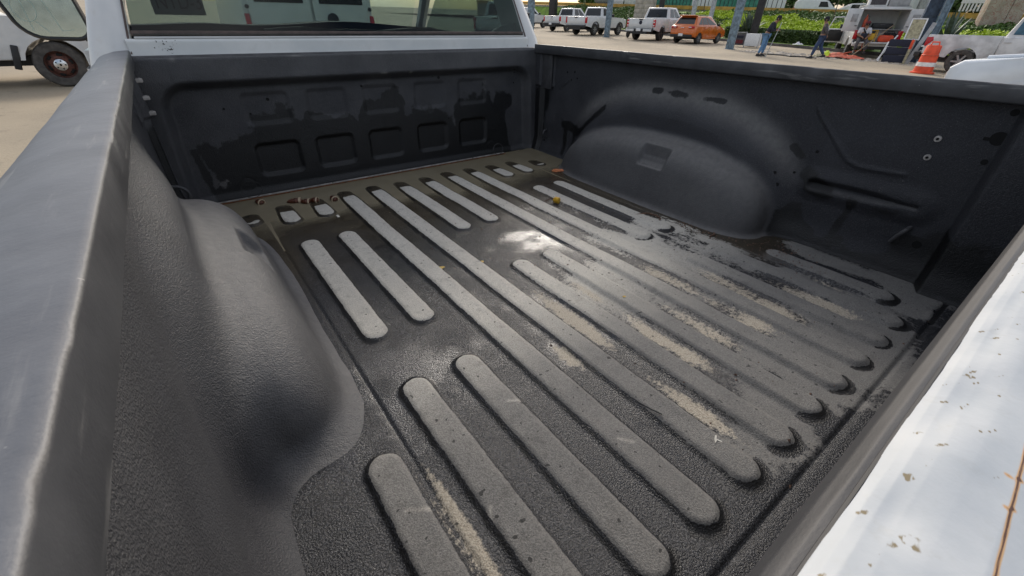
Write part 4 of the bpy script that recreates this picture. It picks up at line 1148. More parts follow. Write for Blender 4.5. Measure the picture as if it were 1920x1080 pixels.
def pickup(loc, rz, label, group=None, paint='white', crew=True, bumper='black', lamp='tall', emblem=None, rim='alloy', trim=None,
           tyre='tyre', plate=True, glass='darkglass', scale=1.0, hitch=False, black_arch=False):
    t = empty('parked_pickup', loc, rz); t.scale = (scale,) * 3
    tag(t, label, 'pickup truck', group)
    W = .985; wb = 3.65 if crew else 3.45
    ce = 2.95 if crew else 2.30            # base of the windscreen
    r = .405
    f = MB()
    poly = [(.86, .50)] + arch(wb, .52, .50) + [(wb + .86, .52), (wb + .93, .70), (wb + .92, 1.02), (wb + .80, 1.12), (wb + .2, 1.19), (ce + .05, 1.24), (.86, 1.24)]
    f.prism([(p[0], p[1]) for p in poly], -W, W, 'xz', bev=.045).done('body', paint, t, smooth=40)
    for s in (1, -1):
        poly = [(-1.22, .62), (-.53, .52)] + arch(0, .52, .52) + [(.845, .50), (.845, 1.25), (.3, 1.25), (-1.22, 1.25)]
        b = MB().prism(poly, s * (W - .07), s * W, 'xz', bev=.02).done('bed_side', paint, t, smooth=40)
        fl = [(x * 1.0, z) for x, z in arch(0, .535, .52)] + [(x, z) for x, z in arch(0, .47, .52)][::-1]
        MB().prism(fl, s * (W - .02), s * (W + .018), 'xz').done('arch_trim', 'black' if black_arch else paint, b)
        fl = [(x, z) for x, z in arch(wb, .535, .50)] + [(x, z) for x, z in arch(wb, .47, .50)][::-1]
        MB().prism(fl, s * (W - .02), s * (W + .018), 'xz').done('arch_trim', 'black' if black_arch else paint, t)
        # tail lamp
        if lamp == 'tall': MB().box((-1.20, s * (W - .075), 1.01), (.10, .19, .40), bev=.02).done('tail_lamp', 'red_lamp', t)
        elif lamp == 'split':
            lp = MB().box((-1.20, s * (W - .06), .97), (.09, .17, .40), bev=.02).done('tail_lamp', 'red_lamp', t)
            for zz in (1.03, .85): MB().box((-1.24, s * (W - .07), zz), (.025, .10, .07), bev=.01).done('reversing_lamp', 'clear_lamp', lp)
        elif lamp == 'double':
            MB().box((-1.21, s * (W - .02), 1.12), (.10, .16, .17), bev=.05).done('tail_lamp', 'red_lamp', t)
            MB().box((-1.21, s * (W - .02), .88), (.08, .07, .30), bev=.02).done('tail_lamp', 'red_lamp', t)
        elif lamp == 'wrap':
            MB().prism([(-1.25, .90), (-1.20, .84), (-1.02, 1.06), (-1.06, 1.18), (-1.25, 1.16)], s * (W - .14), s * (W + .006), 'xz', bev=.01).done('tail_lamp', 'red_lamp', t)
        # doors with handles and seams
        d1 = (.90, ce - .15) if not crew else (.90, 1.88)
        doors = [d1] if not crew else [d1, (1.89, ce - .08)]
        for (a, b_) in doors:
            d = MB().box(((a + b_) / 2, s * (W + .002), .88), (b_ - a - .02, .012, .66), bev=.008).done('door', paint, t)
            MB().box((a + .14, s * (W + .018), 1.08), (.19, .03, .035), bev=.008).done('handle', paint, d)
        m = MB().box((ce - .25, s * (W + .14), 1.34), (.10, .20, .22), bev=.03)
        m.box((ce - .25, s * (W + .03), 1.28), (.06, .14, .05)).done('door_mirror', 'black', t)
        MB().box((wb + .80, s * (W - .14), .90), (.26, .26, .16), bev=.03).done('headlamp', 'clear_lamp', t)
        for xa in (0, wb): wheel(t, xa, s * (W - .14), r, s, rim, tyre=tyre)
    MB().box((-.2, 0, .70), (2.0, W * 2 - .13, .06)).done('bed_floor', 'black', t)
    MB().box((1.0, 0, .46), (4.9, 1.2, .16)).done('underbody', 'black', t)
    g = MB().box((-1.23, 0, .955), (.07, 2 * W - .27, .56), bev=.02).done('tailgate', paint, t)
    MB().box((-1.27, 0, .90), (.012, 2 * W - .50, .30), bev=.005).done('pressing', paint, g)
    MB().box((-1.272, 0, 1.17), (.02, .27, .07), bev=.008).done('handle', 'black', g)
    if emblem == 'oval':
        MB().cyl((-1.275, 0, 1.01), (-1.285, 0, 1.01), .11, n=20).done('emblem', 'navy', g).scale = (1, 1, 1)
    elif emblem == 'ring':
        MB().lathe([(.13, -1.277), (.13, -1.285), (.105, -1.285), (.105, -1.277)], 24, 'x', (0, 0, .99)).done('emblem', 'chrome', g)
        MB().box((-1.282, 0, .99), (.008, .24, .05)).done('emblem_bar', 'ltgrey', g)
    elif emblem == 'shield':
        MB().prism([(-.05, 1.10), (.05, 1.10), (.06, 1.0), (0, .93), (-.06, 1.0)], -1.285, -1.275, 'yz').done('emblem', 'chrome', g)
    b = MB().box((-1.36, 0, .59), (.20, 2 * W - .06, .17), bev=.035)
    b = b.done('rear_bumper', bumper, t)
    if trim:
        for s in (1, -1): MB().box((-1.465, s * .62, .59), (.02, .58, .14), bev=.02).done('bumper_cover', trim, b)
    if plate: MB().box((-1.475, 0, .61), (.012, .32, .15), bev=.004).done('number_plate', 'plate_white', b)
    MB().box((wb + .95, 0, .62), (.16, 2 * W - .1, .22), bev=.04).done('front_bumper', 'black', t)
    MB().box((wb + .93, 0, .90), (.04, 1.2, .26), bev=.01).done('grille', 'black', t)
    o, ri, le, re, fr = greenhouse(t, (.88, ce), (1.05, ce - .72), 1.235, 1.88, paint)
    pane(o, re, .10, .90, .12, .86, 'rear_window', glass)
    pane(o, fr, .08, .92, .08, .90, 'windscreen', glass)
    for q, flip in ((ri, 0), (le, 1)):
        cuts = [(.08, .44), (.49, .88)] if crew else [(.12, .84)]
        for k, (a, b_) in enumerate(cuts):
            c = .17 if k == len(cuts) - 1 else 0
            if flip: pane(o, q, 1 - b_, 1 - a, .12, .86, 'side_window', glass, cut=-c)
            else: pane(o, q, a, b_, .12, .86, 'side_window', glass, cut=c)
    return t
def G(x, y, dz=0): return (x, y, gz(x, y) + dz)
ROW = 'pickups parked in the far row'
pickup(G(28.1, 22.45), R(12), 'white crew cab pickup with oval tailgate emblem parked left of the orange hatchback', ROW, emblem='oval', bumper='black', lamp='split', rim='dark', trim='white', scale=1.06)
pickup(G(27.9, 28.6), R(9), 'white single cab pickup with black bumper and black wheel arches behind the steel post', ROW, crew=False, emblem='shield', lamp='tall', black_arch=True, plate=False, scale=1.02)
pickup(G(30.2, 34.2), R(10), 'white pickup with round tailgate emblem parked left of the single cab pickup', ROW, emblem='ring', lamp='tall', scale=.97, tyre='dusty_tyre')
pickup(G(30.6, 41.6), R(8), 'white pickup at the far left end of the row, mostly hidden by the others', ROW, lamp='tall', scale=.95)
pickup(G(13.25, 19.85), R(46), 'white pickup with stacked red tail lamps just beyond our cab', lamp='double', bumper='black', tyre='dusty_tyre')
pickup(G(24.55, 4.36), R(-90), 'dusty scratched white pickup parked side on behind the orange traffic drum', paint='dirty_white', lamp='wrap', glass='blueglass', tyre='dusty_tyre')
nv = pickup((10.05, -3.15, gz(10, -3) - .02), R(88), 'silver white vehicle with a rounded hood closest behind the right bed rail', paint='silver', lamp='tall', scale=1.08)
MB().tube([(2.9, .925, 1.205), (3.85, .925, 1.165), (4.40, .90, 1.095), (4.50, .80, 1.06)], .012, 6).done('hood_seam', 'black', nv)
MB().tube([(2.9, .62, 1.265), (3.6, .60, 1.235), (4.3, .55, 1.15)], .03, 8).done('hood_crease', 'silver', nv)
lt = pickup((-5.80, 13.50, -.70), R(0), 'white pickup with brown steel wheels standing behind our left door mirror', rim='steel', tyre='dusty_tyre', crew=True, scale=.97)
MB().box((3.65 - .57, -.985, .55), (.10, .06, .42), rot=Matrix.Rotation(R(14), 4, 'Y'), bev=.015).done('mud_flap', 'black', lt)
# parked out of view ahead of our truck and behind it; seen through and in the glass
t = empty('panel_van', (1.55, 9.3, gz(1.55, 9.3)), R(88)); tag(t, 'white panel van ahead of our truck, seen through the cab windows', 'van')
MB().prism([(-.9, .4), (3.9, .4), (4.0, 1.0), (3.3, 1.35), (2.7, 2.1), (-.85, 2.15)], -1.0, 1.0, 'xz', bev=.06).done('body', 'white', t, smooth=40)
for s_ in (1, -1):
    d = MB().box((-.91, s_ * .47, 1.25), (.03, .90, 1.5), bev=.012).done('rear_door', 'white', t)
    MB().box((-.93, s_ * .47, 1.72), (.012, .70, .42), bev=.006).done('rear_glass', 'darkglass', d)
    MB().box((-.92, s_ * .955, 1.15), (.05, .07, .42), bev=.015).done('tail_lamp', 'red_lamp', t)
    for k in range(3): MB().cyl((-.925, s_ * .93, .75 + .35 * k), (-.94, s_ * .93, .75 + .35 * k), .03, n=10).done('hinge', 'black', d)
    for xa in (0, 2.9): wheel(t, xa, s_ * .88, .36, s_)
MB().lathe([(.09, -.925), (.09, -.94), (.06, -.945), (.02, -.94)], 18, 'x', (0, -.30, 1.30), closed=False).done('round_badge', 'black', t)
MB().box((-.95, 0, .48), (.12, 1.8, .16), bev=.03).done('rear_bumper', 'black', t)

def hatchback(loc, rz, label):
    t = empty('hatchback', loc, rz); tag(t, label, 'car')
    W = .86; wb = 2.52; P = 'orange'
    poly = [(-.78, .40), (-.42, .36)] + arch(0, .385, .36, zc=.33) + [(wb - .5, .30)] + arch(wb, .385, .33, zc=.33) + [(wb + .72, .36), (wb + .80, .55), (wb + .76, .74), (wb + .55, .88), (wb - .25, 1.0), (wb - .3, 1.03), (-.55, 1.06), (-.74, 1.0), (-.82, .78), (-.82, .5)]
    MB().prism(poly, -W, W, 'xz', bev=.07).done('body', P, t, smooth=50)
    o, ri, le, re, fr = greenhouse(t, (-.66, wb - .30), (-.28, wb - 1.05), 1.03, 1.55, P, 'greenhouse', .80, .62)
    pane(o, re, .07, .93, .14, .84, 'rear_window', 'darkglass')
    pane(o, fr, .06, .94, .05, .92, 'windscreen', 'darkglass')
    for q, flip in ((ri, 0), (le, 1)):
        for k, (a, b) in enumerate(((.13, .30), (.32, .56), (.58, .94))):
            c = (-.13 if k == 0 else (.26 if k == 2 else 0))
            if flip: pane(o, q, 1 - b, 1 - a, .10, .84, 'side_window', 'darkglass', cut=-c)
            else: pane(o, q, a, b, .10, .84, 'side_window', 'darkglass', cut=c)
    MB().box((-.33, 0, 1.575), (.34, 1.16, .05), bev=.02).done('roof_spoiler', P, o)
    for s in (1, -1):
        MB().box((.55, s * .58, 1.60), (1.15, .04, .035), bev=.012).done('roof_rail', 'ltgrey', o)
        lp = MB().box((-.76, s * .63, .93), (.16, .42, .13), bev=.04).done('tail_lamp', 'red_lamp', t)
        MB().box((-.845, s * .55, .93), (.02, .20, .05), bev=.01).done('reversing_lamp', 'clear_lamp', lp)
        MB().box((-.83, s * .68, .56), (.05, .12, .05), bev=.01).done('reflector', 'red_lamp', t)
        for (a, b) in ((.32, 1.12), (1.14, 2.02)):
            d = MB().box(((a + b) / 2, s * (W + .002), .70), (b - a - .02, .012, .54), bev=.01).done('door', P, t)
            MB().box((a + .14, s * (W + .016), .88), (.16, .025, .03), bev=.008).done('handle', P, d)
        MB().box((1.2, s * (W + .004), .34), (1.7, .03, .14), bev=.01).done('sill', P, t)
        MB().box((wb - .52, s * (W + .08), 1.08), (.10, .20, .14), bev=.04).done('door_mirror', 'black', t)
        MB().box((wb + .62, s * .60, .76), (.28, .36, .13), bev=.04).done('headlamp', 'clear_lamp', t)
        for xa in (0, wb): wheel(t, xa, s * (W - .11), .325, s, 'alloy', .20)
    b = MB().box((-.80, 0, .60), (.14, 2 * W - .10, .22), bev=.05).done('rear_bumper', P, t)
    MB().box((-.83, 0, .44), (.16, 2 * W - .16, .18), bev=.04).done('bumper_skirt', 'black', b)
    MB().box((-.915, 0, .50), (.012, .32, .15), bev=.004).done('number_plate', 'plate_white', b)
    MB().box((-.83, 0, .90), (.03, .26, .035), bev=.01).done('badge', 'chrome', t)
    MB().box((.9, 0, .32), (3.0, 1.2, .12)).done('underbody', 'black', t)
    return t
hatchback(G(28.35, 19.35), R(3), 'bright orange hatchback with black rear bumper at the right end of the parked row')

def motorcycle(loc, rz, label):
    t = empty('motorcycle', loc, rz); tag(t, label, 'motorcycle')
    for x in (0, 1.30):
        MB().lathe([(.20, -.05), (.29, -.055), (.31, 0), (.29, .055), (.20, .05)], 24, 'y', (x, 0, .31)).cyl((x, -.03, .31), (x, .03, .31), .19, n=16).done('wheel', 'tyre', t)
    MB().prism([(.05, .34), (.35, .30), (.9, .34), (.98, .62), (.9, .80), (.5, .78), (-.15, .80), (-.30, .86), (-.22, .72), (.2, .60)], -.14, .14, 'xz', bev=.03).done('frame', 'black', t)
    MB().prism([(-.25, .80), (.45, .78), (.42, .88), (-.2, .92)], -.13, .13, 'xz', bev=.03).done('seat', 'black', t)
    MB().box((.70, 0, .86), (.46, .30, .22), bev=.07).done('fuel_tank', 'black', t)
    MB().tube([(1.30, -.09, .31), (1.02, -.09, 1.0)], .025).tube([(1.30, .09, .31), (1.02, .09, 1.0)], .025).done('front_fork', 'chrome', t)
    MB().tube([(.86, -.40, 1.06), (1.0, -.18, 1.04), (1.0, .18, 1.04), (.86, .40, 1.06)], .017).done('handlebar', 'black', t)
    MB().lathe([(.10, 1.10), (.09, 1.18), (.03, 1.2)], 16, 'x', (0, 0, .88), closed=False).done('headlamp', 'clear_lamp', t)
    for s in (1, -1): MB().tube([(.94, s * .3, 1.05), (.92, s * .36, 1.22)], .008).box((.92, s * .37, 1.25), (.03, .12, .07), bev=.01).done('rear_mirror', 'black', t)
    MB().box((-.36, 0, .72), (.06, .10, .09), bev=.02).done('tail_lamp', 'red_lamp', t)
motorcycle(G(29.0, 25.0), R(20), 'dark motorcycle parked between the single cab pickup and the oval emblem pickup')

# ---- service truck with open box
def service_truck(loc, rz):
    t = pickup(loc, rz, 'white service truck with an open equipment box and roof rack beside the steel column', lamp='tall', plate=False, bumper='white', crew=True)
    t.name = 'service_truck'; t['category'] = 'service truck'
    for o in list(t.children):
        if o.name.startswith('tailgate'):
            for c in list(o.children): bpy.data.objects.remove(c)
            bpy.data.objects.remove(o)
    W = 1.0
    bx = MB().box((-.15, 0, 2.12), (2.0, 2 * W, .06), bev=.02)
    for s in (1, -1): bx.box((-.15, s * (W - .02), 1.68), (1.98, .04, .85))
    bx.box((.84, 0, 1.68), (.04, 1.9, .84))
    bx = bx.done('equipment_box', 'white', t)
    MB().box((-.15, 0, 1.255), (1.94, 1.86, .03)).done('box_floor', 'ltgrey', bx)
    for s in (1, -1):
        # rear door flared open, with a pressed panel
        d = MB().box((0, s * .36, 0), (.04, .72, .98), bev=.01).done('box_door', 'white', t, (-1.15, s * (W - .02), 1.63), s * R(24))
        MB().box((-.026, s * .30, .10), (.012, .30, .34), bev=.01).done('door_panel', 'ltgrey', d)
        MB().box((-.028, s * .10, -.24), (.014, .12, .03), bev=.004).done('handle', 'black', d)
    MB().box((-1.45, 0, .68), (.62, 1.72, .07), bev=.015).done('tailgate', 'white', t)
    MB().box((-.90, 0, .97), (.05, 1.7, .50)).done('cargo_board', 'ltgrey', t)  # upright grey board across the cargo bed
    rk = MB()
    for x in (-.95, .6): rk.box((x, 0, 2.20), (.05, 1.9, .05))
    for s in (1, -1): rk.box((-.15, s * .9, 2.26), (1.95, .04, .04))
    rk.done('roof_rack', 'white', t)
    # left front door stands open
    d = MB().box((-.5, 0, .02), (1.0, .07, .68), bev=.03).done('open_door', 'white', t, (2.35, 1.0, .88), R(-62))
    MB().box((-.5, -.042, .02), (.84, .012, .56), bev=.02).done('door_lining', 'black', d)
    MB().tube([(-.98, 0, .36), (-.80, 0, .90), (-.25, 0, .92), (-.02, 0, .40)], .03, 6).done('window_frame', 'white', d)
    return t
SV = (30.05, 9.45); SVR = R(27)
service_truck(G(*SV), SVR)
def SW(x, y, z):
    c, s = math.cos(SVR), math.sin(SVR)
    return (SV[0] + c * x - s * y, SV[1] + s * x + c * y, gz(*SV) + z)
o = MB().box((0, 0, .22), (.50, .8, .42), bev=.02).done('tool_crate', 'plate_white', None, SW(-.55, .42, 2.225), SVR); tag(o, 'white crate on the roof rack of the service truck, left one', 'crate')
MB().box((-.256, 0, .22), (.02, .64, .30)).done('crate_panel', 'greycloth', o)
o = MB().box((0, 0, .20), (.50, .84, .38), bev=.02).done('tool_crate', 'ltgrey', None, SW(-.55, -.45, 2.225), SVR); tag(o, 'grey crate on the roof rack of the service truck, right one', 'crate')
MB().box((-.256, 0, .36), (.02, .80, .03)).done('crate_lid', 'plate_white', o)
g = empty('generator', SW(-1.0, .28, .73), SVR); tag(g, 'yellow and black portable generator on the service truck bed', 'generator')
MB().box((-.30, 0, .20), (.34, .34, .30), bev=.05).done('engine', 'yellow', g)
MB().tube([(-.50, -.2, 0), (-.50, -.2, .48), (-.50, .2, .48), (-.50, .2, 0)], .022).tube([(-.1, -.2, 0), (-.1, -.2, .48), (-.1, .2, .48), (-.1, .2, 0)], .022).done('frame', 'yellow', g)
MB().box((-.30, 0, .41), (.26, .24, .12), bev=.03).done('fuel_tank', 'black', g)
o = MB().box((0, 0, .15), (.30, .62, .30), bev=.09).done('tool_bag', 'drum', None, SW(-1.40, -.36, .72), SVR); tag(o, 'orange tool bag on the lowered tailgate of the service truck', 'bag')
MB().tube([(0, -.16, .28), (0, -.12, .40), (0, .12, .40), (0, .16, .28)], .018).done('strap', 'black', o)
o = MB().box((0, 0, .20), (.40, .55, .38), bev=.12).done('black_bag', 'blackcloth', None, SW(-1.05, -.55, .73), SVR); tag(o, 'black bag behind the orange tool bag on the service truck', 'bag')
MB().tube([(0, -.16, .36), (0, -.12, .46), (0, .12, .46), (0, .16, .36)], .018).done('strap', 'greycloth', o)
o = MB().lathe([(.08, 0), (.085, .02), (.085, .40), (.05, .50), (.025, .52), (.025, .60), (.01, .60)], 16, 'z', closed=False).done('fire_extinguisher', 'redcloth', None, SW(-.95, .68, 1.275)); tag(o, 'red fire extinguisher standing inside the open equipment box', 'fire extinguisher')
MB().tube([(0, 0, .56), (.0, -.12, .52), (0, -.13, .2)], .012).done('hose', 'black', o)
o = MB().box((0, 0, .13), (.42, .85, .24), bev=.05).done('tool_case', 'black', None, SW(-.55, -.15, 1.275), SVR); tag(o, 'black tool case lying inside the open equipment box', 'case')
MB().box((-.22, 0, .18), (.03, .22, .04), bev=.008).done('handle', 'greycloth', o)
# poles leaning at the tail of the truck
def pole(a, b, r, mat, label, name='pole', cat='pole'):
    return tag(MB().cyl(a, b, r, n=8).done(name, mat), label, cat)
pole(G(26.9, 9.1, .02), SW(-1.2, -.5, 1.45), .022, 'wood', 'long thin wooden pole leaning on the service truck tailgate')
pole(G(27.3, 8.0, .02), G(28.6, 7.95, 1.05), .035, 'plate_white', 'pale pole leaning left of the black barrier panel')
pole(G(26.6, 7.75, .02), G(27.2, 7.8, .80), .03, 'plate_white', 'short pale pole in front of the service truck, right of the red tarp')

# ---- column with leaning boards
def steel_column(x, y, wdt, dep, h, mat, label, rz=0, tilt=0):
    t = empty('steel_column', G(x, y, -.02), rz); tag(t, label, 'column')
    tk = .035
    MB().box((0, dep / 2, h / 2), (wdt, tk, h)).done('flange', mat, t)
    MB().box((0, -dep / 2, h / 2), (wdt, tk, h)).done('flange', mat, t)
    MB().box((0, 0, h / 2), (tk, dep - tk - .004, h)).done('web', mat, t)
    bp = MB().box((0, 0, .02), (wdt + .16, dep + .16, .04)).done('base_plate', mat, t)
    for sx in (1, -1):
        for sy in (1, -1): MB().cyl((sx * (wdt / 2 + .05), sy * (dep / 2 + .05), .04), (sx * (wdt / 2 + .05), sy * (dep / 2 + .05), .09), .02, n=6).done('anchor_bolt', 'steel_dark', bp)
    return t
steel_column(28.6, 7.05, .52, .50, 6.5, 'ibeam', 'broad slate blue steel column beside the service truck', R(20))
steel_column(28.0, 6.45, .20, .22, 6.5, 'steel_blue', 'narrow blue steel post close on the right of the broad column', R(20))
def box_post(x, y, wdt, h, mat, label, rz=0):
    t = empty('steel_post', G(x, y, -.02), rz); tag(t, label, 'post')
    MB().box((0, 0, h / 2), (wdt, wdt, h), bev=.01).done('shaft', mat, t)
    MB().box((0, 0, .02), (wdt + .14, wdt + .14, .04)).done('base_plate', mat, t)
    MB().box((0, 0, h + .01), (wdt + .05, wdt + .05, .03)).done('cap_plate', mat, t)
box_post(27.6, 25.9, .34, 6.5, 'steel_blue', 'blue grey square post in front of the single cab pickup', R(20))
box_post(26.3, 15.05, .40, 6.5, 'steel_blue', 'stained blue grey post left of the pole leaning man', R(20))
box_post(30.9, 16.25, .42, 6.5, 'steel_dark', 'black steel post behind the sign box and the leaning man', R(20))
box_post(37.0, 25.0, .32, 6.0, 'steel_light', 'pale grey post behind the roof of the orange hatchback', R(20))
box_post(36.0, 22.7, .30, 6.0, 'steel_light', 'pale grey post standing in the grass right of the orange hatchback', R(20))
box_post(19.6, 25.3, .34, 6.5, 'steel_blue', 'blue grey post rising behind the pickup with stacked tail lamps', R(20))
box_post(41.0, 47.6, .8, 6.5, 'steel_dark', 'broad black post beyond the round emblem pickup', R(20))
box_post(44.5, 34.0, .45, 6.5, 'steel_dark', 'black post touching the right side of the left stone pier', R(20))

def lean(par_loc, rz, tilt): 
    o = empty('leaning_panel', par_loc, rz); return o
t = empty('barrier_panel', G(26.75, 7.25, .02), R(195)); tag(t, 'dark navy barrier panel of three boards leaning on the broad steel column', 'barrier')
for k in range(3):
    b = MB().box((.06 + .10 * k, 0, .16 + .31 * k), (.05, .78, .30), rot=Matrix.Rotation(R(18), 4, 'Y'), bev=.01).done('board', 'navy', t)
    b.location.x = -.36
MB().cyl((-.36, -.42, 0), (-.0, -.42, 1.0), .03, n=8).done('side_pole', 'ltgrey', t)
t.rotation_euler = (0, 0, R(15))
t = empty('framed_board', G(27.2, 7.0, .95), R(15)); tag(t, 'stained pale board in a cream frame standing above the navy barrier', 'board')
MB().box((.14, 0, .40), (.03, .50, .76), rot=Matrix.Rotation(R(14), 4, 'Y')).done('panel', 'board', t)
for s in (1, -1): MB().box((.12, s * .26, .40), (.05, .05, .84), rot=Matrix.Rotation(R(14), 4, 'Y')).done('frame_side', 'plate_white', t)
for zz in (0, .80): MB().box((.02 + zz * .25, 0, zz), (.05, .56, .05)).done('frame_rail', 'plate_white', t)
MB().box((0, 0, -.48), (.06, .4, .95)).done('support', 'ltgrey', t)
t = empty('plank', G(27.0, 6.6, .0), R(15)); tag(t, 'grey plank leaning on the narrow blue post', 'plank')
MB().box((.25, -.05, .80), (.04, .16, 1.75), rot=Matrix.Rotation(R(18), 4, 'Y') @ Matrix.Rotation(R(12), 4, 'X')).done('board', 'ltgrey', t)
t = empty('marker_post', G(26.5, 6.72, 0)); tag(t, 'short post with red top and pale foot beside the navy barrier', 'post')
MB().box((0, 0, .30), (.08, .08, .60)).done('foot', 'board', t)
MB().box((0, 0, .78), (.085, .085, .36)).done('red_top', 'drum', t)
t = empty('trestle_table', G(27.2, 5.9, 0), R(10)); tag(t, 'white plank table on thin legs left of the orange drum', 'table')
MB().box((0, 0, .74), (.45, 1.2, .06), bev=.01).done('table_top', 'plate_white', t)
for sx in (1, -1):
    for sy in (1, -1): MB().box((sx * .18, sy * .5, .36), (.04, .04, .72)).done('leg', 'steel_blue', t)

def drum(loc):
    t = empty('traffic_drum', loc); tag(t, 'orange traffic drum with a white band in front of the dusty pickup', 'traffic drum')
    MB().lathe([(.02, .03), (.29, .03), (.285, .16), (.28, .20), (.25, .56), (.26, .57), (.26, .60), (.235, .62), (.22, .88), (.20, .92), (.02, .92)], 28, 'z', closed=False).done('drum_body', 'drum', t)
    MB().lathe([(.286, .235), (.281, .37), (.276, .37), (.281, .235)], 28, 'z').done('white_band', 'band', t)
    MB().lathe([(.02, 0), (.37, 0), (.37, .04), (.30, .06), (.02, .06)], 28, 'z', closed=False).done('base_ring', 'drum', t)
    MB().tube([(0, -.12, .91), (0, -.10, 1.02), (0, .10, 1.02), (0, .12, .91)], .025).done('handle', 'drum', t)
    MB().lathe([(.245, .60), (.262, .605), (.262, .585), (.245, .58)], 28, 'z').done('rib_ring', 'redcloth', t)
drum(G(22.35, 5.0))

# sign box by the dark post
t = empty('sign_box', G(29.4, 15.75), R(10)); tag(t, 'low sign box with one dark side and one white side by the black post', 'box')
MB().box((0, -.35, .42), (.50, .80, .66), bev=.01).done('white_side', 'plate_white', t)
MB().box((0, .42, .42), (.44, .68, .62), bev=.01).done('dark_side', 'greycloth', t)
MB().box((-.235, .42, .56), (.02, .44, .12)).done('printed_panel', 'navy', t)
MB().box((-.235, .42, .30), (.02, .50, .20)).done('brown_panel', 'maroon', t)
for sy in (.06, .78, -.74): MB().box((-.20, sy, .40), (.05, .05, .80)).done('leg', 'ltgrey', t)
MB().box((-.20, .42, .80), (.05, .76, .05)).done('top_rail', 'ltgrey', t)

# rubble, tarp and clothes on the ground in front of the service truck
def rubble():
    vs, fs = [], []; r = random.Random(9)
    for k in range(420):
        y = 5.5 + 8.5 * r.random(); x = 25.6 + (y - 9) * -.12 + 2.2 * r.random() ** 1.3
        s_ = .02 + .09 * r.random() ** 3; z = gz(x, y); b = len(vs); a = r.random() * 6.3
        pts = [(-1, -.7, 0), (1, -.8, 0), (.9, .8, 0), (-.8, .9, 0), (-.5, -.4, .7), (.6, -.3, .8), (.4, .5, .6)]
        for dx, dy, dz in pts: vs.append((x + s_ * (dx * math.cos(a) - dy * math.sin(a)), y + 1.6 * s_ * (dx * math.sin(a) + dy * math.cos(a)), z + s_ * dz * .8))
        fs += [(b, b + 1, b + 5), (b, b + 5, b + 4), (b + 1, b + 2, b + 6), (b + 1, b + 6, b + 5), (b + 2, b + 3, b + 6), (b + 3, b + 4, b + 6), (b + 3, b, b + 4), (b + 4, b + 5, b + 6)]
    me = bpy.data.meshes.new('rubble'); me.from_pydata(vs, [], fs)
    tag(link('rubble', me, 'stone'), 'broken stones and dirt scattered on the yard by the service truck', 'rubble', kind='stuff')
rubble()
def cloth(name, c, sx, sy, h, mat, label, cat, seed=0, rz=0):
    xs = np.linspace(-1, 1, 26); X, Y = np.meshgrid(xs, xs, indexing='ij')
    rr = np.sqrt(X ** 2 + Y ** 2) * (1 + .5 * fbm(X, Y, 1.5, seed + 3))
    Z = h * np.clip(1.1 - rr, 0, 1) * (1 + 1.4 * fbm(X, Y, 2.5, seed)) + .01
    V = np.stack([X * sx, Y * sy, Z], -1).reshape(-1, 3)
    F = grid_faces(26, 26); F = F[(rr < 1.05).ravel()[F].all(1)]
    tag(link(name, np_mesh(name, V, F), mat, None, c, rz), label, cat)
cloth('tarp', G(26.9, 9.55, .01), .55, 1.25, .22, 'redcloth', 'crumpled red tarp on the ground at the service truck tail', 'tarp', 1, R(-10))
cloth('vest', G(26.9, 10.15, .01), .30, .38, .22, 'lime_cloth', 'yellow green safety vest lying beside the red tarp', 'vest', 2)
cloth('sack', G(26.2, 10.15, .01), .30, .34, .18, 'board', 'pale olive sack on the ground in front of the safety vest', 'sack', 6)
cloth('paper_sheet', G(33.2, 14.3, .18), .22, .32, .12, 'whitecloth', 'crumpled white paper lying on the grass strip by the kerb', 'paper', 4)
o = MB().tube([SW(-1.55, .55, .70), SW(-1.7, .50, .35), G(27.4, 10.0, .05), G(27.0, 9.6, .04), G(26.8, 9.0, .03)], .03, 6).done('hose', 'redcloth'); tag(o, 'red hose hanging from the service truck tailgate to the tarp', 'hose')
o = MB().tube([G(24.6, 12.2, .02), G(25.0, 11.4, .02), G(24.7, 10.9, .02), G(25.2, 10.4, .02), G(25.0, 9.8, .02)], .03, 6).done('hose', 'black'); tag(o, 'thin black hose lying on the ground near the walking man', 'hose')

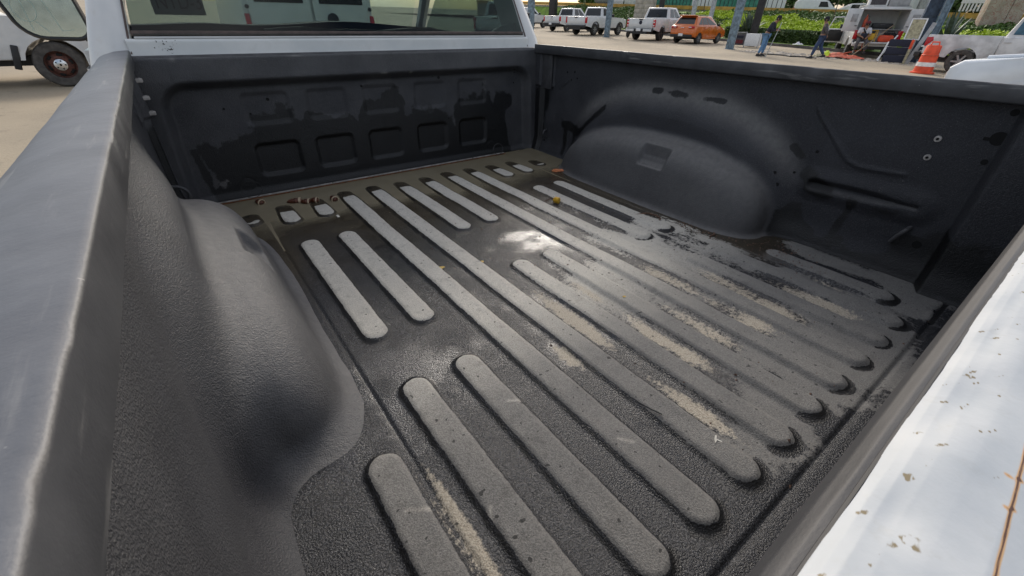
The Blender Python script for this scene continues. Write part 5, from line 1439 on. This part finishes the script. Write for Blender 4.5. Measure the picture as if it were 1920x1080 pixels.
# ================================================================== PEOPLE
def skin_mesh(name, verts, edges, radii, mat, parent, sub=1, root=0):
    me = bpy.data.meshes.new(name); me.from_pydata(verts, edges, [])
    o = bpy.data.objects.new(name, me); COL.objects.link(o)
    o.modifiers.new('skin', 'SKIN')
    for i, r in enumerate(radii):
        d = me.skin_vertices[0].data[i]; d.radius = (r, r) if not isinstance(r, tuple) else r; d.use_root = (i == root)
    o.modifiers.new('sub', 'SUBSURF').levels = sub
    dg = bpy.context.evaluated_depsgraph_get()
    m2 = bpy.data.meshes.new_from_object(o.evaluated_get(dg))
    bpy.data.objects.remove(o); bpy.data.meshes.remove(me)
    for p in m2.polygons: p.use_smooth = True
    m2.name = name
    return link(name, m2, mat, parent)
def person(loc, rz, label, J, shirt, trousers, cap, shoes='black', hair='black', sleeves=True):
    """joints in metres, facing +x, left is +y"""
    t = empty('person', loc, rz); tag(t, label, 'person')
    j = {k: Vector(v) for k, v in J.items()}
    V, E, Rd, ix = [], [], [], {}
    def add(k, p, r, par=None):
        ix[k] = len(V); V.append(tuple(p)); Rd.append(r)
        if par is not None: E.append((ix[par], ix[k]))
    add('pel', j['pel'], .13)
    add('chest', j['chest'], (.17, .13), 'pel'); add('neck', j['neck'], .055, 'chest'); add('headb', j['head'] + Vector((0, 0, -.07)), .075, 'neck'); add('headt', j['head'] + Vector((0, 0, .06)), .088, 'headb')
    for s in 'lr':
        add('sh' + s, j['sh' + s], .065, 'chest'); add('el' + s, j['el' + s], .045, 'sh' + s); add('wr' + s, j['wr' + s], .030, 'el' + s)
        d = (j['wr' + s] - j['el' + s]).normalized()
        palm = j['wr' + s] + d * .07
        add('pa' + s, palm, (.04, .018), 'wr' + s)
        sd_ = d.cross(Vector((0, 0, 1)));
        if sd_.length < .1: sd_ = Vector((0, 1, 0))
        sd_.normalize(); cu_ = d.cross(sd_)
        for k, (o_, ln) in enumerate(((-.03, .075), (-.01, .09), (.01, .085), (.03, .065))):
            add('f%d%s' % (k, s), palm + sd_ * o_ + d * ln * .55 + cu_ * .012, .010, 'pa' + s)
            add('g%d%s' % (k, s), palm + sd_ * o_ + d * ln * .85 + cu_ * .04, .008, 'f%d%s' % (k, s))
        add('th' + s, j['wr' + s] + d * .05 - sd_ * .05 + cu_ * .01, .011, 'pa' + s)
        add('hip' + s, j['hip' + s], .095, 'pel'); add('kn' + s, j['kn' + s], .058, 'hip' + s); add('an' + s, j['an' + s], .040, 'kn' + s)
    body = skin_mesh('body', V, E, Rd, 'skin', t)
    # shirt
    V2 = [j['pel'] + Vector((0, 0, .02)), (j['pel'] + j['chest']) / 2, j['chest'], j['neck'] + (j['chest'] - j['neck']) * .25]
    E2 = [(0, 1), (1, 2), (2, 3)]; R2 = [(.155, .135), (.165, .13), (.19, .145), .08]
    for s in 'lr':
        b = len(V2)
        V2 += [j['sh' + s], j['el' + s], j['el' + s].lerp(j['wr' + s], .85) if sleeves else j['sh' + s].lerp(j['el' + s], .9)]
        if sleeves: E2 += [(2, b), (b, b + 1), (b + 1, b + 2)]
        else: E2 += [(2, b), (b, b + 2)]; V2[b + 1] = V2[b + 2]
        R2 += [.085, .065, .05]
        if not sleeves:
            V2.pop(); R2.pop(); E2[-1] = (b, b + 1)
    skin_mesh('shirt', [tuple(v) for v in V2], E2, R2, shirt, t)
    V3 = [j['pel'] + Vector((0, 0, .05))]; E3 = []; R3 = [(.16, .14)]
    for s in 'lr':
        b = len(V3); V3 += [j['hip' + s], j['kn' + s], j['an' + s] + (j['kn' + s] - j['an' + s]) * .08]
        E3 += [(0, b), (b, b + 1), (b + 1, b + 2)]; R3 += [.115, .085, .065]
    skin_mesh('trousers', [tuple(v) for v in V3], E3, R3, trousers, t)
    for s in 'lr':
        a = j['an' + s]
        MB().prism([(-.08, -.085), (.19, -.085), (.19, -.05), (.08, .0), (.03, .03), (-.07, .03)], -.045, .045, 'xz', bev=.02).done('shoe', shoes, t, tuple(a + Vector((0, 0, .005))))
    h = j['head']
    MB().lathe([(.005, .155), (.06, .145), (.10, .10), (.108, .045), (.10, .035)], 18, 'z', (0, 0, 0), closed=False).done('cap', cap, t, tuple(h + Vector((-.005, 0, -.01))))
    MB().prism([(.05, -.085), (.15, -.06), (.175, 0), (.15, .06), (.05, .085)], .03, .045, 'xy').done('cap_peak', cap, t, tuple(h + Vector((0, 0, 0))))
    MB().lathe([(.102, .035), (.104, -.02), (.09, -.05), (.08, -.05)], 18, 'z', closed=False).done('hair', 'black', t, tuple(h + Vector((-.018, 0, -.005))))
    f = MB().prism([(.085, .02), (.115, -.03), (.085, -.04)], -.014, .014, 'xz')
    f.done('nose', 'skin', t, tuple(h))
    for s in (1, -1): MB().box((.085, s * .034, .015), (.02, .03, .012)).done('eye', 'ink', t, tuple(h))
    for s in (1, -1): MB().box((-.005, s * .095, -.01), (.035, .02, .055), bev=.008).done('ear', 'skin', t, tuple(h))
    MB().box((.083, 0, -.065), (.02, .05, .010)).done('mouth', 'maroon', t, tuple(h))
    return t
# man leaning forward on a pole, facing the right of the picture
J = dict(pel=(0, 0, .92), chest=(.15, 0, 1.28), neck=(.25, 0, 1.45), head=(.34, 0, 1.56), shl=(.17, .19, 1.36), shr=(.17, -.19, 1.36), ell=(.20, .22, 1.08), elr=(.22, -.20, 1.09),
         wrl=(.40, .08, 1.17), wrr=(.42, -.06, 1.10), hipl=(0, .10, .88), hipr=(0, -.10, .88), knl=(.03, .12, .49), knr=(.0, -.12, .49), anl=(-.02, .13, .09), anr=(-.10, -.14, .09))
P1 = G(22.95, 11.5)
p = person(P1, R(-82), 'man in navy jacket, black cap and light blue jeans leaning on a long pole', J, 'navy', 'jeans_light', 'blackcloth')
pole((P1[0] - .04, P1[1] - .26, P1[2]), (P1[0] + .02, P1[1] - .52, P1[2] + 1.42), .016, 'steel_light', 'grey pole held upright by the man in light blue jeans')
# man walking away, hands at his back
J = dict(pel=(0, 0, .92), chest=(.02, 0, 1.28), neck=(.04, 0, 1.46), head=(.08, 0, 1.59), shl=(.02, .20, 1.38), shr=(.02, -.20, 1.38), ell=(-.10, .28, 1.12), elr=(-.10, -.28, 1.12),
         wrl=(-.14, .10, .98), wrr=(-.14, -.12, .98), hipl=(0, .10, .88), hipr=(0, -.10, .88), knl=(.13, .12, .50), knr=(-.06, -.11, .49), anl=(.20, .12, .09), anr=(-.30, -.11, .16))
person(G(24.75, 9.75), R(110), 'man in dark grey shirt and blue jeans walking with hands behind his back', J, 'greycloth', 'jeans', 'blackcloth')
# man sitting on the lowered tailgate
J = dict(pel=(.0, 0, .84), chest=(.03, 0, 1.18), neck=(.07, 0, 1.36), head=(.12, 0, 1.48), shl=(.03, .20, 1.27), shr=(.03, -.20, 1.27), ell=(.10, .27, 1.02), elr=(.10, -.27, 1.02),
         wrl=(.30, .14, .92), wrr=(.30, -.10, .94), hipl=(.04, .11, .82), hipr=(.04, -.11, .82), knl=(.44, .19, .74), knr=(.44, -.19, .74), anl=(.52, .21, .30), anr=(.50, -.22, .30))
b = SW(-1.45, .62, 0)
p = person((b[0], b[1], b[2] - .01), SVR + math.pi, 'man in white shirt with dark straps, grey trousers and maroon cap seated on the tailgate', J, 'whitecloth', 'greycloth', 'maroon', sleeves=False)
MB().tube([(.20, -.12, 1.30), (.19, .02, 1.12), (.13, .16, .94)], .03, 6).done('strap', 'blackcloth', p)
MB().box((.22, .0, .98), (.14, .30, .22), bev=.05).done('waist_bag', 'navy', p)

# ================================================================== PLANTING BANK, WALL AND ROAD BEHIND
KA, KB = np.array([29.2, 1.0]), np.array([43.0, 48.0])       # line of the kerb
kd = (KB - KA) / np.linalg.norm(KB - KA); kn = np.array([kd[1], -kd[0]])
klen = np.linalg.norm(KB - KA)
def kpt(t, s): return KA + kd * t + kn * s
def bank_z(x, y, s):
    xk = KA[0] + (KB[0] - KA[0]) * (y - KA[1]) / (KB[1] - KA[1])
    f = (x - xk) / np.maximum(48 - xk, 1.5)
    return gz(x, y) + .14 + (1.36 + .0245 * y - .62 - gz(x, y) - .14) * sstep(.22, .95, f) + .06 * sstep(0, 1.5, s)
def build_bank():
    ts = np.linspace(-30, klen + 30, 140); ss = np.linspace(.16, 22, 60)
    T_, S_ = np.meshgrid(ts, ss, indexing='ij')
    X = KA[0] + kd[0] * T_ + kn[0] * S_; Y = KA[1] + kd[1] * T_ + kn[1] * S_
    Z = bank_z(X, Y, S_) + .12 * fbm(X, Y, .6, 44) * sstep(1, 4, S_)
    F = grid_faces(140, 60); V = np.stack([X, Y, Z], -1).reshape(-1, 3)
    c = V[F[:, 0]]; fn = np.cross(V[F[:, 1]] - c, V[F[:, 2]] - c)
    if fn[:, 2].sum() < 0: F = F[:, ::-1]
    tag(link('grass_bank', np_mesh('grass_bank', V, F), 'grass'), kind='structure')
    # kerb stones along the edge
    k = empty('kerb'); tag(k, kind='structure')
    n = 34; first = None
    for i in range(n):
        a = kpt(klen * i / n + .02, .0); ln = klen / n - .03
        if first is None:
            first = MB().box((0, 0, .0), (.16, ln, .34), bev=.015).done('kerb_stone', 'kerb', k)
            o = first
        else:
            o = first.copy(); COL.objects.link(o)
        m = kpt(klen * (i + .5) / n, .06)
        o.location = (m[0], m[1], gz(*m) + .0); o.rotation_euler = (0, 0, math.atan2(kd[1], kd[0]) - math.pi / 2)
    # paler lane beside the kerb
    ts = np.linspace(-2, klen, 60); ss = np.linspace(-4.6, -.05, 6)
    T_, S_ = np.meshgrid(ts, ss, indexing='ij')
    X = KA[0] + kd[0] * T_ + kn[0] * S_; Y = KA[1] + kd[1] * T_ + kn[1] * S_
build_bank()
def leaf_mesh(name, C, sizes, seed, mat, up_bias=.4, asp=1.8):
    """many small leaf quads at centres C (n,3)"""
    r = np.random.default_rng(seed); n = len(C)
    d = r.normal(size=(n, 3)); d[:, 2] = np.abs(d[:, 2]) * .6 + up_bias
    d /= np.linalg.norm(d, axis=1, keepdims=True)
    a = np.cross(d, r.normal(size=(n, 3))); a /= np.linalg.norm(a, axis=1, keepdims=True)
    b = np.cross(d, a)
    s_ = sizes[:, None]
    V = np.stack([C - a * s_ * .5, C + d * s_ * asp * .5 * 0 + b * s_ * .0 - a * 0 + b * s_ * asp * .5 * 1, C + a * s_ * .5, C - b * s_ * asp * .5], 1).reshape(-1, 3)
    F = np.arange(n * 4).reshape(n, 4)
    me = np_mesh(name, V, F, smooth=False)
    return link(name, me, mat)
def ground_cover(name, mat, t0, t1, s0, s1, n, hmax, size, seed, label, clump=.35):
    r = np.random.default_rng(seed)
    T_ = t0 + (t1 - t0) * r.random(n); S_ = s0 + (s1 - s0) * r.random(n)
    P = KA[None] + kd[None] * T_[:, None] + kn[None] * S_[:, None]
    cl = np.clip(.55 + 1.3 * fbm(P[:, 0], P[:, 1], clump, seed + 5) + .6 * fbm(P[:, 0], P[:, 1], clump * 4, seed + 7), .05, 1.2)
    H = hmax * cl * r.random(n) ** .6
    Z = bank_z(P[:, 0], P[:, 1], S_) + H
    C = np.stack([P[:, 0], P[:, 1], Z], 1)
    tag(leaf_mesh(name, C, size * (.6 + .8 * r.random(n)), seed, mat), label, 'plants', kind='stuff')
ground_cover('lime_ground_cover', 'lime', 2, 32, 2.3, 9.6, 46000, .42, .12, 2, 'bright yellow green low planting behind the clipped hedge')
ground_cover('green_ground_cover', 'leaf', -4, klen + 6, 9.4, 14.5, 36000, .36, .12, 3, 'dark green creeping plants over the upper bank')
ground_cover('green_ground_cover', 'leaf', 26, klen + 6, 1.0, 7.0, 18000, .45, .13, 8, 'dark green planting behind the parked row of pickups')
def hedge(t0, t1, label, seed):
    r = np.random.default_rng(seed); n = 16000
    T_ = t0 + (t1 - t0) * r.random(n)
    face = r.random(n)
    S_ = np.where(face < .45, 1.05 + .08 * r.normal(size=n), 1.05 + 1.0 * r.random(n)); H = np.where(face < .45, .72 * r.random(n), .68 + .09 * r.random(n))
    P = KA[None] + kd[None] * T_[:, None] + kn[None] * S_[:, None]
    C = np.stack([P[:, 0], P[:, 1], gz(P[:, 0], P[:, 1]) + .18 + H + .05 * fbm(P[:, 0], P[:, 1], .9, seed)], 1)
    root = empty('hedge', (float(kpt((t0 + t1) / 2, 1.5)[0]), float(kpt((t0 + t1) / 2, 1.5)[1]), 0)); tag(root, label, 'hedge')
    o = leaf_mesh('foliage', C, .07 * (.6 + .8 * r.random(n)), seed, 'hedge'); o.parent = root; o.matrix_parent_inverse = root.matrix_basis.inverted()
    a = kpt((t0 + t1) / 2, 1.55)
    c = MB().box((0, 0, .42), (.82, t1 - t0 - .2, .50)).done('core', 'hedge', root)
    c.location = (0, 0, gz(*a) + .10); c.rotation_euler = (0, 0, math.atan2(kd[1], kd[0]) - math.pi / 2)
hedge(12.6, 21.5, 'clipped dark green hedge behind the two standing men', 4)
def agave(x, y, z, n, ln, label, seed):
    t = empty('agave', (x, y, z)); tag(t, label, 'agave')
    r = random.Random(seed)
    for k in range(n):
        a = r.random() * 6.283; el = R(8 + 78 * r.random()); l = ln * (.75 + .35 * r.random()); wd_ = .045 * ln + .02
        mb = MB(); d = Vector((math.cos(a) * math.cos(el), math.sin(a) * math.cos(el), math.sin(el))); sdv = Vector((-math.sin(a), math.cos(a), 0)); upv = d.cross(sdv) * -1
        prev = None
        for q, (f, ww) in enumerate(((0, .7), (.3, 1.0), (.7, .6), (1, .03))):
            p = d * l * f + Vector((0, 0, -.10 * l * f * f))
            ring = [mb.bm.verts.new(p + sdv * wd_ * ww), mb.bm.verts.new(p - upv * wd_ * ww * .35), mb.bm.verts.new(p - sdv * wd_ * ww), mb.bm.verts.new(p + upv * wd_ * ww * .12)]
            if prev:
                for i in range(4): mb.bm.faces.new((prev[i], prev[(i + 1) % 4], ring[(i + 1) % 4], ring[i]))
            prev = ring
        mb.done('leaf', 'agave', t, smooth=0)
agave(35.6, 19.2, .05, 80, 1.5, 'large spiky grey green agave behind the black post', 5)
agave(32.6, 6.9, -.2, 46, 1.9, 'spiky agave with long leaves right of the broad steel column', 8)

# parapet wall with mustard rail
def parapet():
    t = empty('parapet_wall', (48, 30, 0)); tag(t, 'long low concrete wall with a mustard yellow top rail above the bank', 'wall')
    def zt(y): return 1.36 + .0245 * y
    for i in range(16):
        y0, y1 = -20 + 6 * i, -20 + 6 * i + 5.97
        m = MB()
        for nm, a, b, x0, x1, mat in (('wall_panel', -2.2, -.36, 47.95, 48.25, 'concrete'), ('rail_beam', -.34, 0, 47.80, 48.30, 'mustard')):
            mb = MB(); vs = []
            for x in (x0, x1):
                for y in (y0, y1):
                    for zz in (a, b): vs.append(mb.bm.verts.new((x - 48, y - 30, zt(y) + zz)))
            for f in ((0, 1, 3, 2), (4, 6, 7, 5), (0, 4, 5, 1), (2, 3, 7, 6), (1, 5, 7, 3), (0, 2, 6, 4)): mb.bm.faces.new([vs[q] for q in f])
            mb.done(nm, mat, t)
parapet()
def road():
    ys = np.linspace(-60, 120, 40); xs = np.array([48.3, 70.0, 95.0])
    X, Y = np.meshgrid(xs, ys, indexing='ij'); Z = .62 + .0245 * Y
    V = np.stack([X, Y, Z], -1).reshape(-1, 3)
    tag(link('road', np_mesh('road', V, grid_faces(3, 40)), 'asphalt'), kind='structure')
road()
def pier(x, y, wx, wy, h, mat, label, courses=0):
    z0 = .2 + .02 * y
    t = empty('concrete_pier', (x, y, z0), R(25)); tag(t, label, 'pier')
    if courses:
        for i in range(courses):
            for k in range(2):
                MB().box((0, (k - .5) * wy / 2, (i + .5) * h / courses), (wx - .01, wy / 2 - .02, h / courses - .025), bev=.012).done('stone', mat, t)
        MB().box((0, 0, h / 2), (wx - .06, wy - .06, h - .02)).done('core', 'concrete', t)
    else:
        for k, (a, b) in enumerate(((-.5, -.12), (-.11, .5))):
            MB().box((.03 * k, (a + b) / 2 * wy, h / 2), (wx, (b - a) * wy, h), bev=.02).done('panel', mat, t)
pier(44.4, 36.1, 1.0, 2.1, 5.2, 'stone', 'pale stone block pier at the bank behind the oval emblem pickup', 12)
pier(44.5, 7.3, 1.0, 1.9, 6, 'graffiti', 'concrete pier with red scrawled graffiti above the dusty pickup')
pier(49.6, 1.9, 1.0, 2.4, 5.5, 'concrete', 'plain concrete pier at the far right edge above the parapet')
def picket(x, y0, y1, z, label):
    t = empty('slatted_panel', (x, y0, z)); tag(t, label, 'panel')
    MB().box((0, (y1 - y0) / 2, 1.25), (.10, y1 - y0, 1.4)).done('board', 'whitecloth', t)
    n = int((y1 - y0) / .20)
    for k in range(n): MB().box((0, (k + .5) * (y1 - y0) / n, .29), (.08, .10, .50)).done('slat', 'whitecloth', t)
picket(50.2, 9.3, 10.75, 1.70, 'white slatted panel beside the graffiti pier')
picket(50.2, 5.0, 6.3, 1.62, 'white slatted panel right of the graffiti pier')
picket(50.2, 44.4, 46.9, 2.2, 'white slatted panel above the single cab pickup')
# vehicles on the upper road
def van(loc, rz, label, length=4.4, kind='van'):
    t = empty(kind, loc, rz); tag(t, label, kind)
    L_ = length; W = .88
    if kind == 'van':
        prof = [(-.8, .35)] + arch(0, .36, .35, 6, .32) + arch(2.7, .36, .35, 6, .32) + [(3.45, .38), (3.5, .75), (3.3, 1.0), (2.65, 1.12), (2.1, 1.72), (1.6, 1.82), (-.6, 1.80), (-.82, 1.6)]
        win = [(1.32, 1.18, 1.98, 1.64)]
    else:
        prof = [(-.85, .38)] + arch(0, .34, .35, 6, .31) + arch(2.6, .34, .35, 6, .31) + [(3.35, .38), (3.4, .62), (3.2, .80), (2.3, .95), (1.6, 1.38), (.9, 1.45), (.1, 1.40), (-.45, 1.0), (-.88, .95)]
        win = [(.08, 1.0, .78, 1.32), (.84, 1.0, 1.55, 1.33)]
    MB().prism(prof, -W, W, 'xz', bev=.06).done('body', 'white', t, smooth=50)
    for s in (1, -1):
        for (x0, z0, x1, z1) in win:
            MB().prism([(x0, z0), (x1 + .25, z0), (x1, z1), (x0 + .06, z1)], s * W, s * (W + .012), 'xz').done('side_window', 'darkglass', t)
        for xa in (0, 2.65): wheel(t, xa, s * (W - .1), .31, s, 'alloy', .18)
        MB().box((-.85, s * .7, 1.0 if kind == 'van' else .85), (.06, .14, .26), bev=.02).done('tail_lamp', 'red_lamp', t)
        MB().box((3.35, s * .66, .78 if kind == 'van' else .70), (.16, .3, .12), bev=.03).done('headlamp', 'clear_lamp', t)
van((56.3, 24.8, 1.05), R(-62), 'white delivery van on the upper road behind the rail')
van((57.0, 20.8, 1.10), R(-60), 'white car on the upper road following the van', kind='car')
van((75, 52, 2.2), R(-70), 'white car far along the upper road at the left', kind='car')
van((70, 42, 1.9), R(-70), 'white car on the upper road above the orange hatchback', kind='car')
t = empty('lorry', (53.0, 15.4, .95), R(165)); tag(t, 'white lorry cab facing the yard on the upper road', 'lorry')
MB().box((0, 0, 1.3), (1.8, 1.9, 2.0), bev=.12).done('cab', 'white', t)
MB().box((.91, 0, 1.70), (.02, 1.5, .70), bev=.01).done('windscreen', 'darkglass', t)
MB().box((.92, 0, 1.0), (.03, 1.2, .35), bev=.01).done('grille', 'ltgrey', t)
for s in (1, -1):
    MB().box((.93, s * .75, .85), (.04, .3, .18), bev=.02).done('headlamp', 'clear_lamp', t)
    wheel(t, .2, s * .85, .42, s)
MB().box((-3.2, 0, 1.6), (4.4, 2.1, 2.3), bev=.03).done('cargo_box', 'ltgrey', t)
# mixer lorry behind the single cab pickup: only its pale tank shows
t = empty('tank_lorry', (52.5, 48.5, 1.75), R(-75)); tag(t, 'pale grey tank lorry behind the single cab pickup on the upper road', 'lorry')
MB().lathe([(.02, -2.6), (.7, -2.5), (1.05, -1.6), (1.05, .6), (.6, 2.0), (.02, 2.1)], 20, 'x', (0, 0, 1.7), closed=False).done('tank', 'ltgrey', t)
MB().box((0, 0, .5), (6.4, 1.8, .3)).done('chassis', 'black', t)
MB().box((3.1, 0, 1.4), (1.5, 2.0, 1.9), bev=.1).done('cab', 'white', t)
for xa in (-1.8, -.6, 3.0):
    for s in (1, -1): wheel(t, xa, s * .85, .46, s)
# green hoarding with white posts and a row of trees behind the road
t = empty('green_hoarding', (58, 38, 1.2)); tag(t, 'green hoarding with thin vertical bars behind the upper road', 'fence')
for k in range(7): MB().box((0, (k - 3) * 3.0, 1.9), (.08, 2.94, 3.2)).done('hoarding_panel', 'teal' if k % 3 else 'plate_white', t)
for k in range(40): MB().box((-.9, -10.5 + k * .53, 1.6), (.05, .05, 2.8)).done('bar', 'steel_dark', t)
def tree(x, y, z, h, cr, label, seed):
    t = empty('roadside_tree', (x, y, z)); tag(t, label, 'tree', 'trees behind the upper road')
    r = random.Random(seed)
    pts = [(0, 0, 0), (.08, .05, h * .3), (.0, .12, h * .6), (.1, 0, h)]
    MB().tube(pts, [.17, .14, .10, .05], 8).done('trunk', 'bark', t)
    mb = MB()
    for k in range(6):
        a = r.random() * 6.3; zz = h * (.3 + .45 * r.random())
        mb.tube([(0, .05, zz), (cr * .5 * math.cos(a), cr * .5 * math.sin(a), zz + cr * .35), (cr * .85 * math.cos(a), cr * .85 * math.sin(a), zz + cr * .5)], [.07, .045, .02], 6)
    mb.done('limb', 'bark', t)
    g = np.random.default_rng(seed); n = 3200
    cc = g.normal(size=(26, 3)) * [cr * .48, cr * .48, cr * .45] + [0, 0, h * .58]
    C = cc[g.integers(0, 26, n)] + g.normal(size=(n, 3)) * cr * .17
    o = leaf_mesh('crown', C, .22 * (.6 + .8 * g.random(n)), seed, 'leaf', 0); o.parent = t
for k in range(24):
    yy = -6 + k * 3.1 + 1.0 * rnd.random()
    tree(61 + 5 * rnd.random(), yy, .62 + .0245 * yy, 3.6 + 1.8 * rnd.random(), 1.9 + .6 * rnd.random(), 'dark green roadside tree standing behind the upper road', 100 + k)
# thin saplings on the bank
for (tt, s, h, lab) in ((14.6, 8.0, 3.2, 'thin bare sapling on the bank behind the leaning man'), (18.8, 9.0, 3.4, 'thin bare sapling on the bank above the walking man'), (33, 8.5, 3.2, 'thin bare sapling on the bank behind the row of pickups')):
    a = kpt(tt, s)
    o = MB().tube([(0, 0, 0), (.05, .1, h * .5), (-.05, .2, h)], [.035, .028, .018], 6).done('sapling', 'bark', None, (a[0], a[1], float(bank_z(a[0], a[1], s)) - .05)); tag(o, lab, 'sapling')
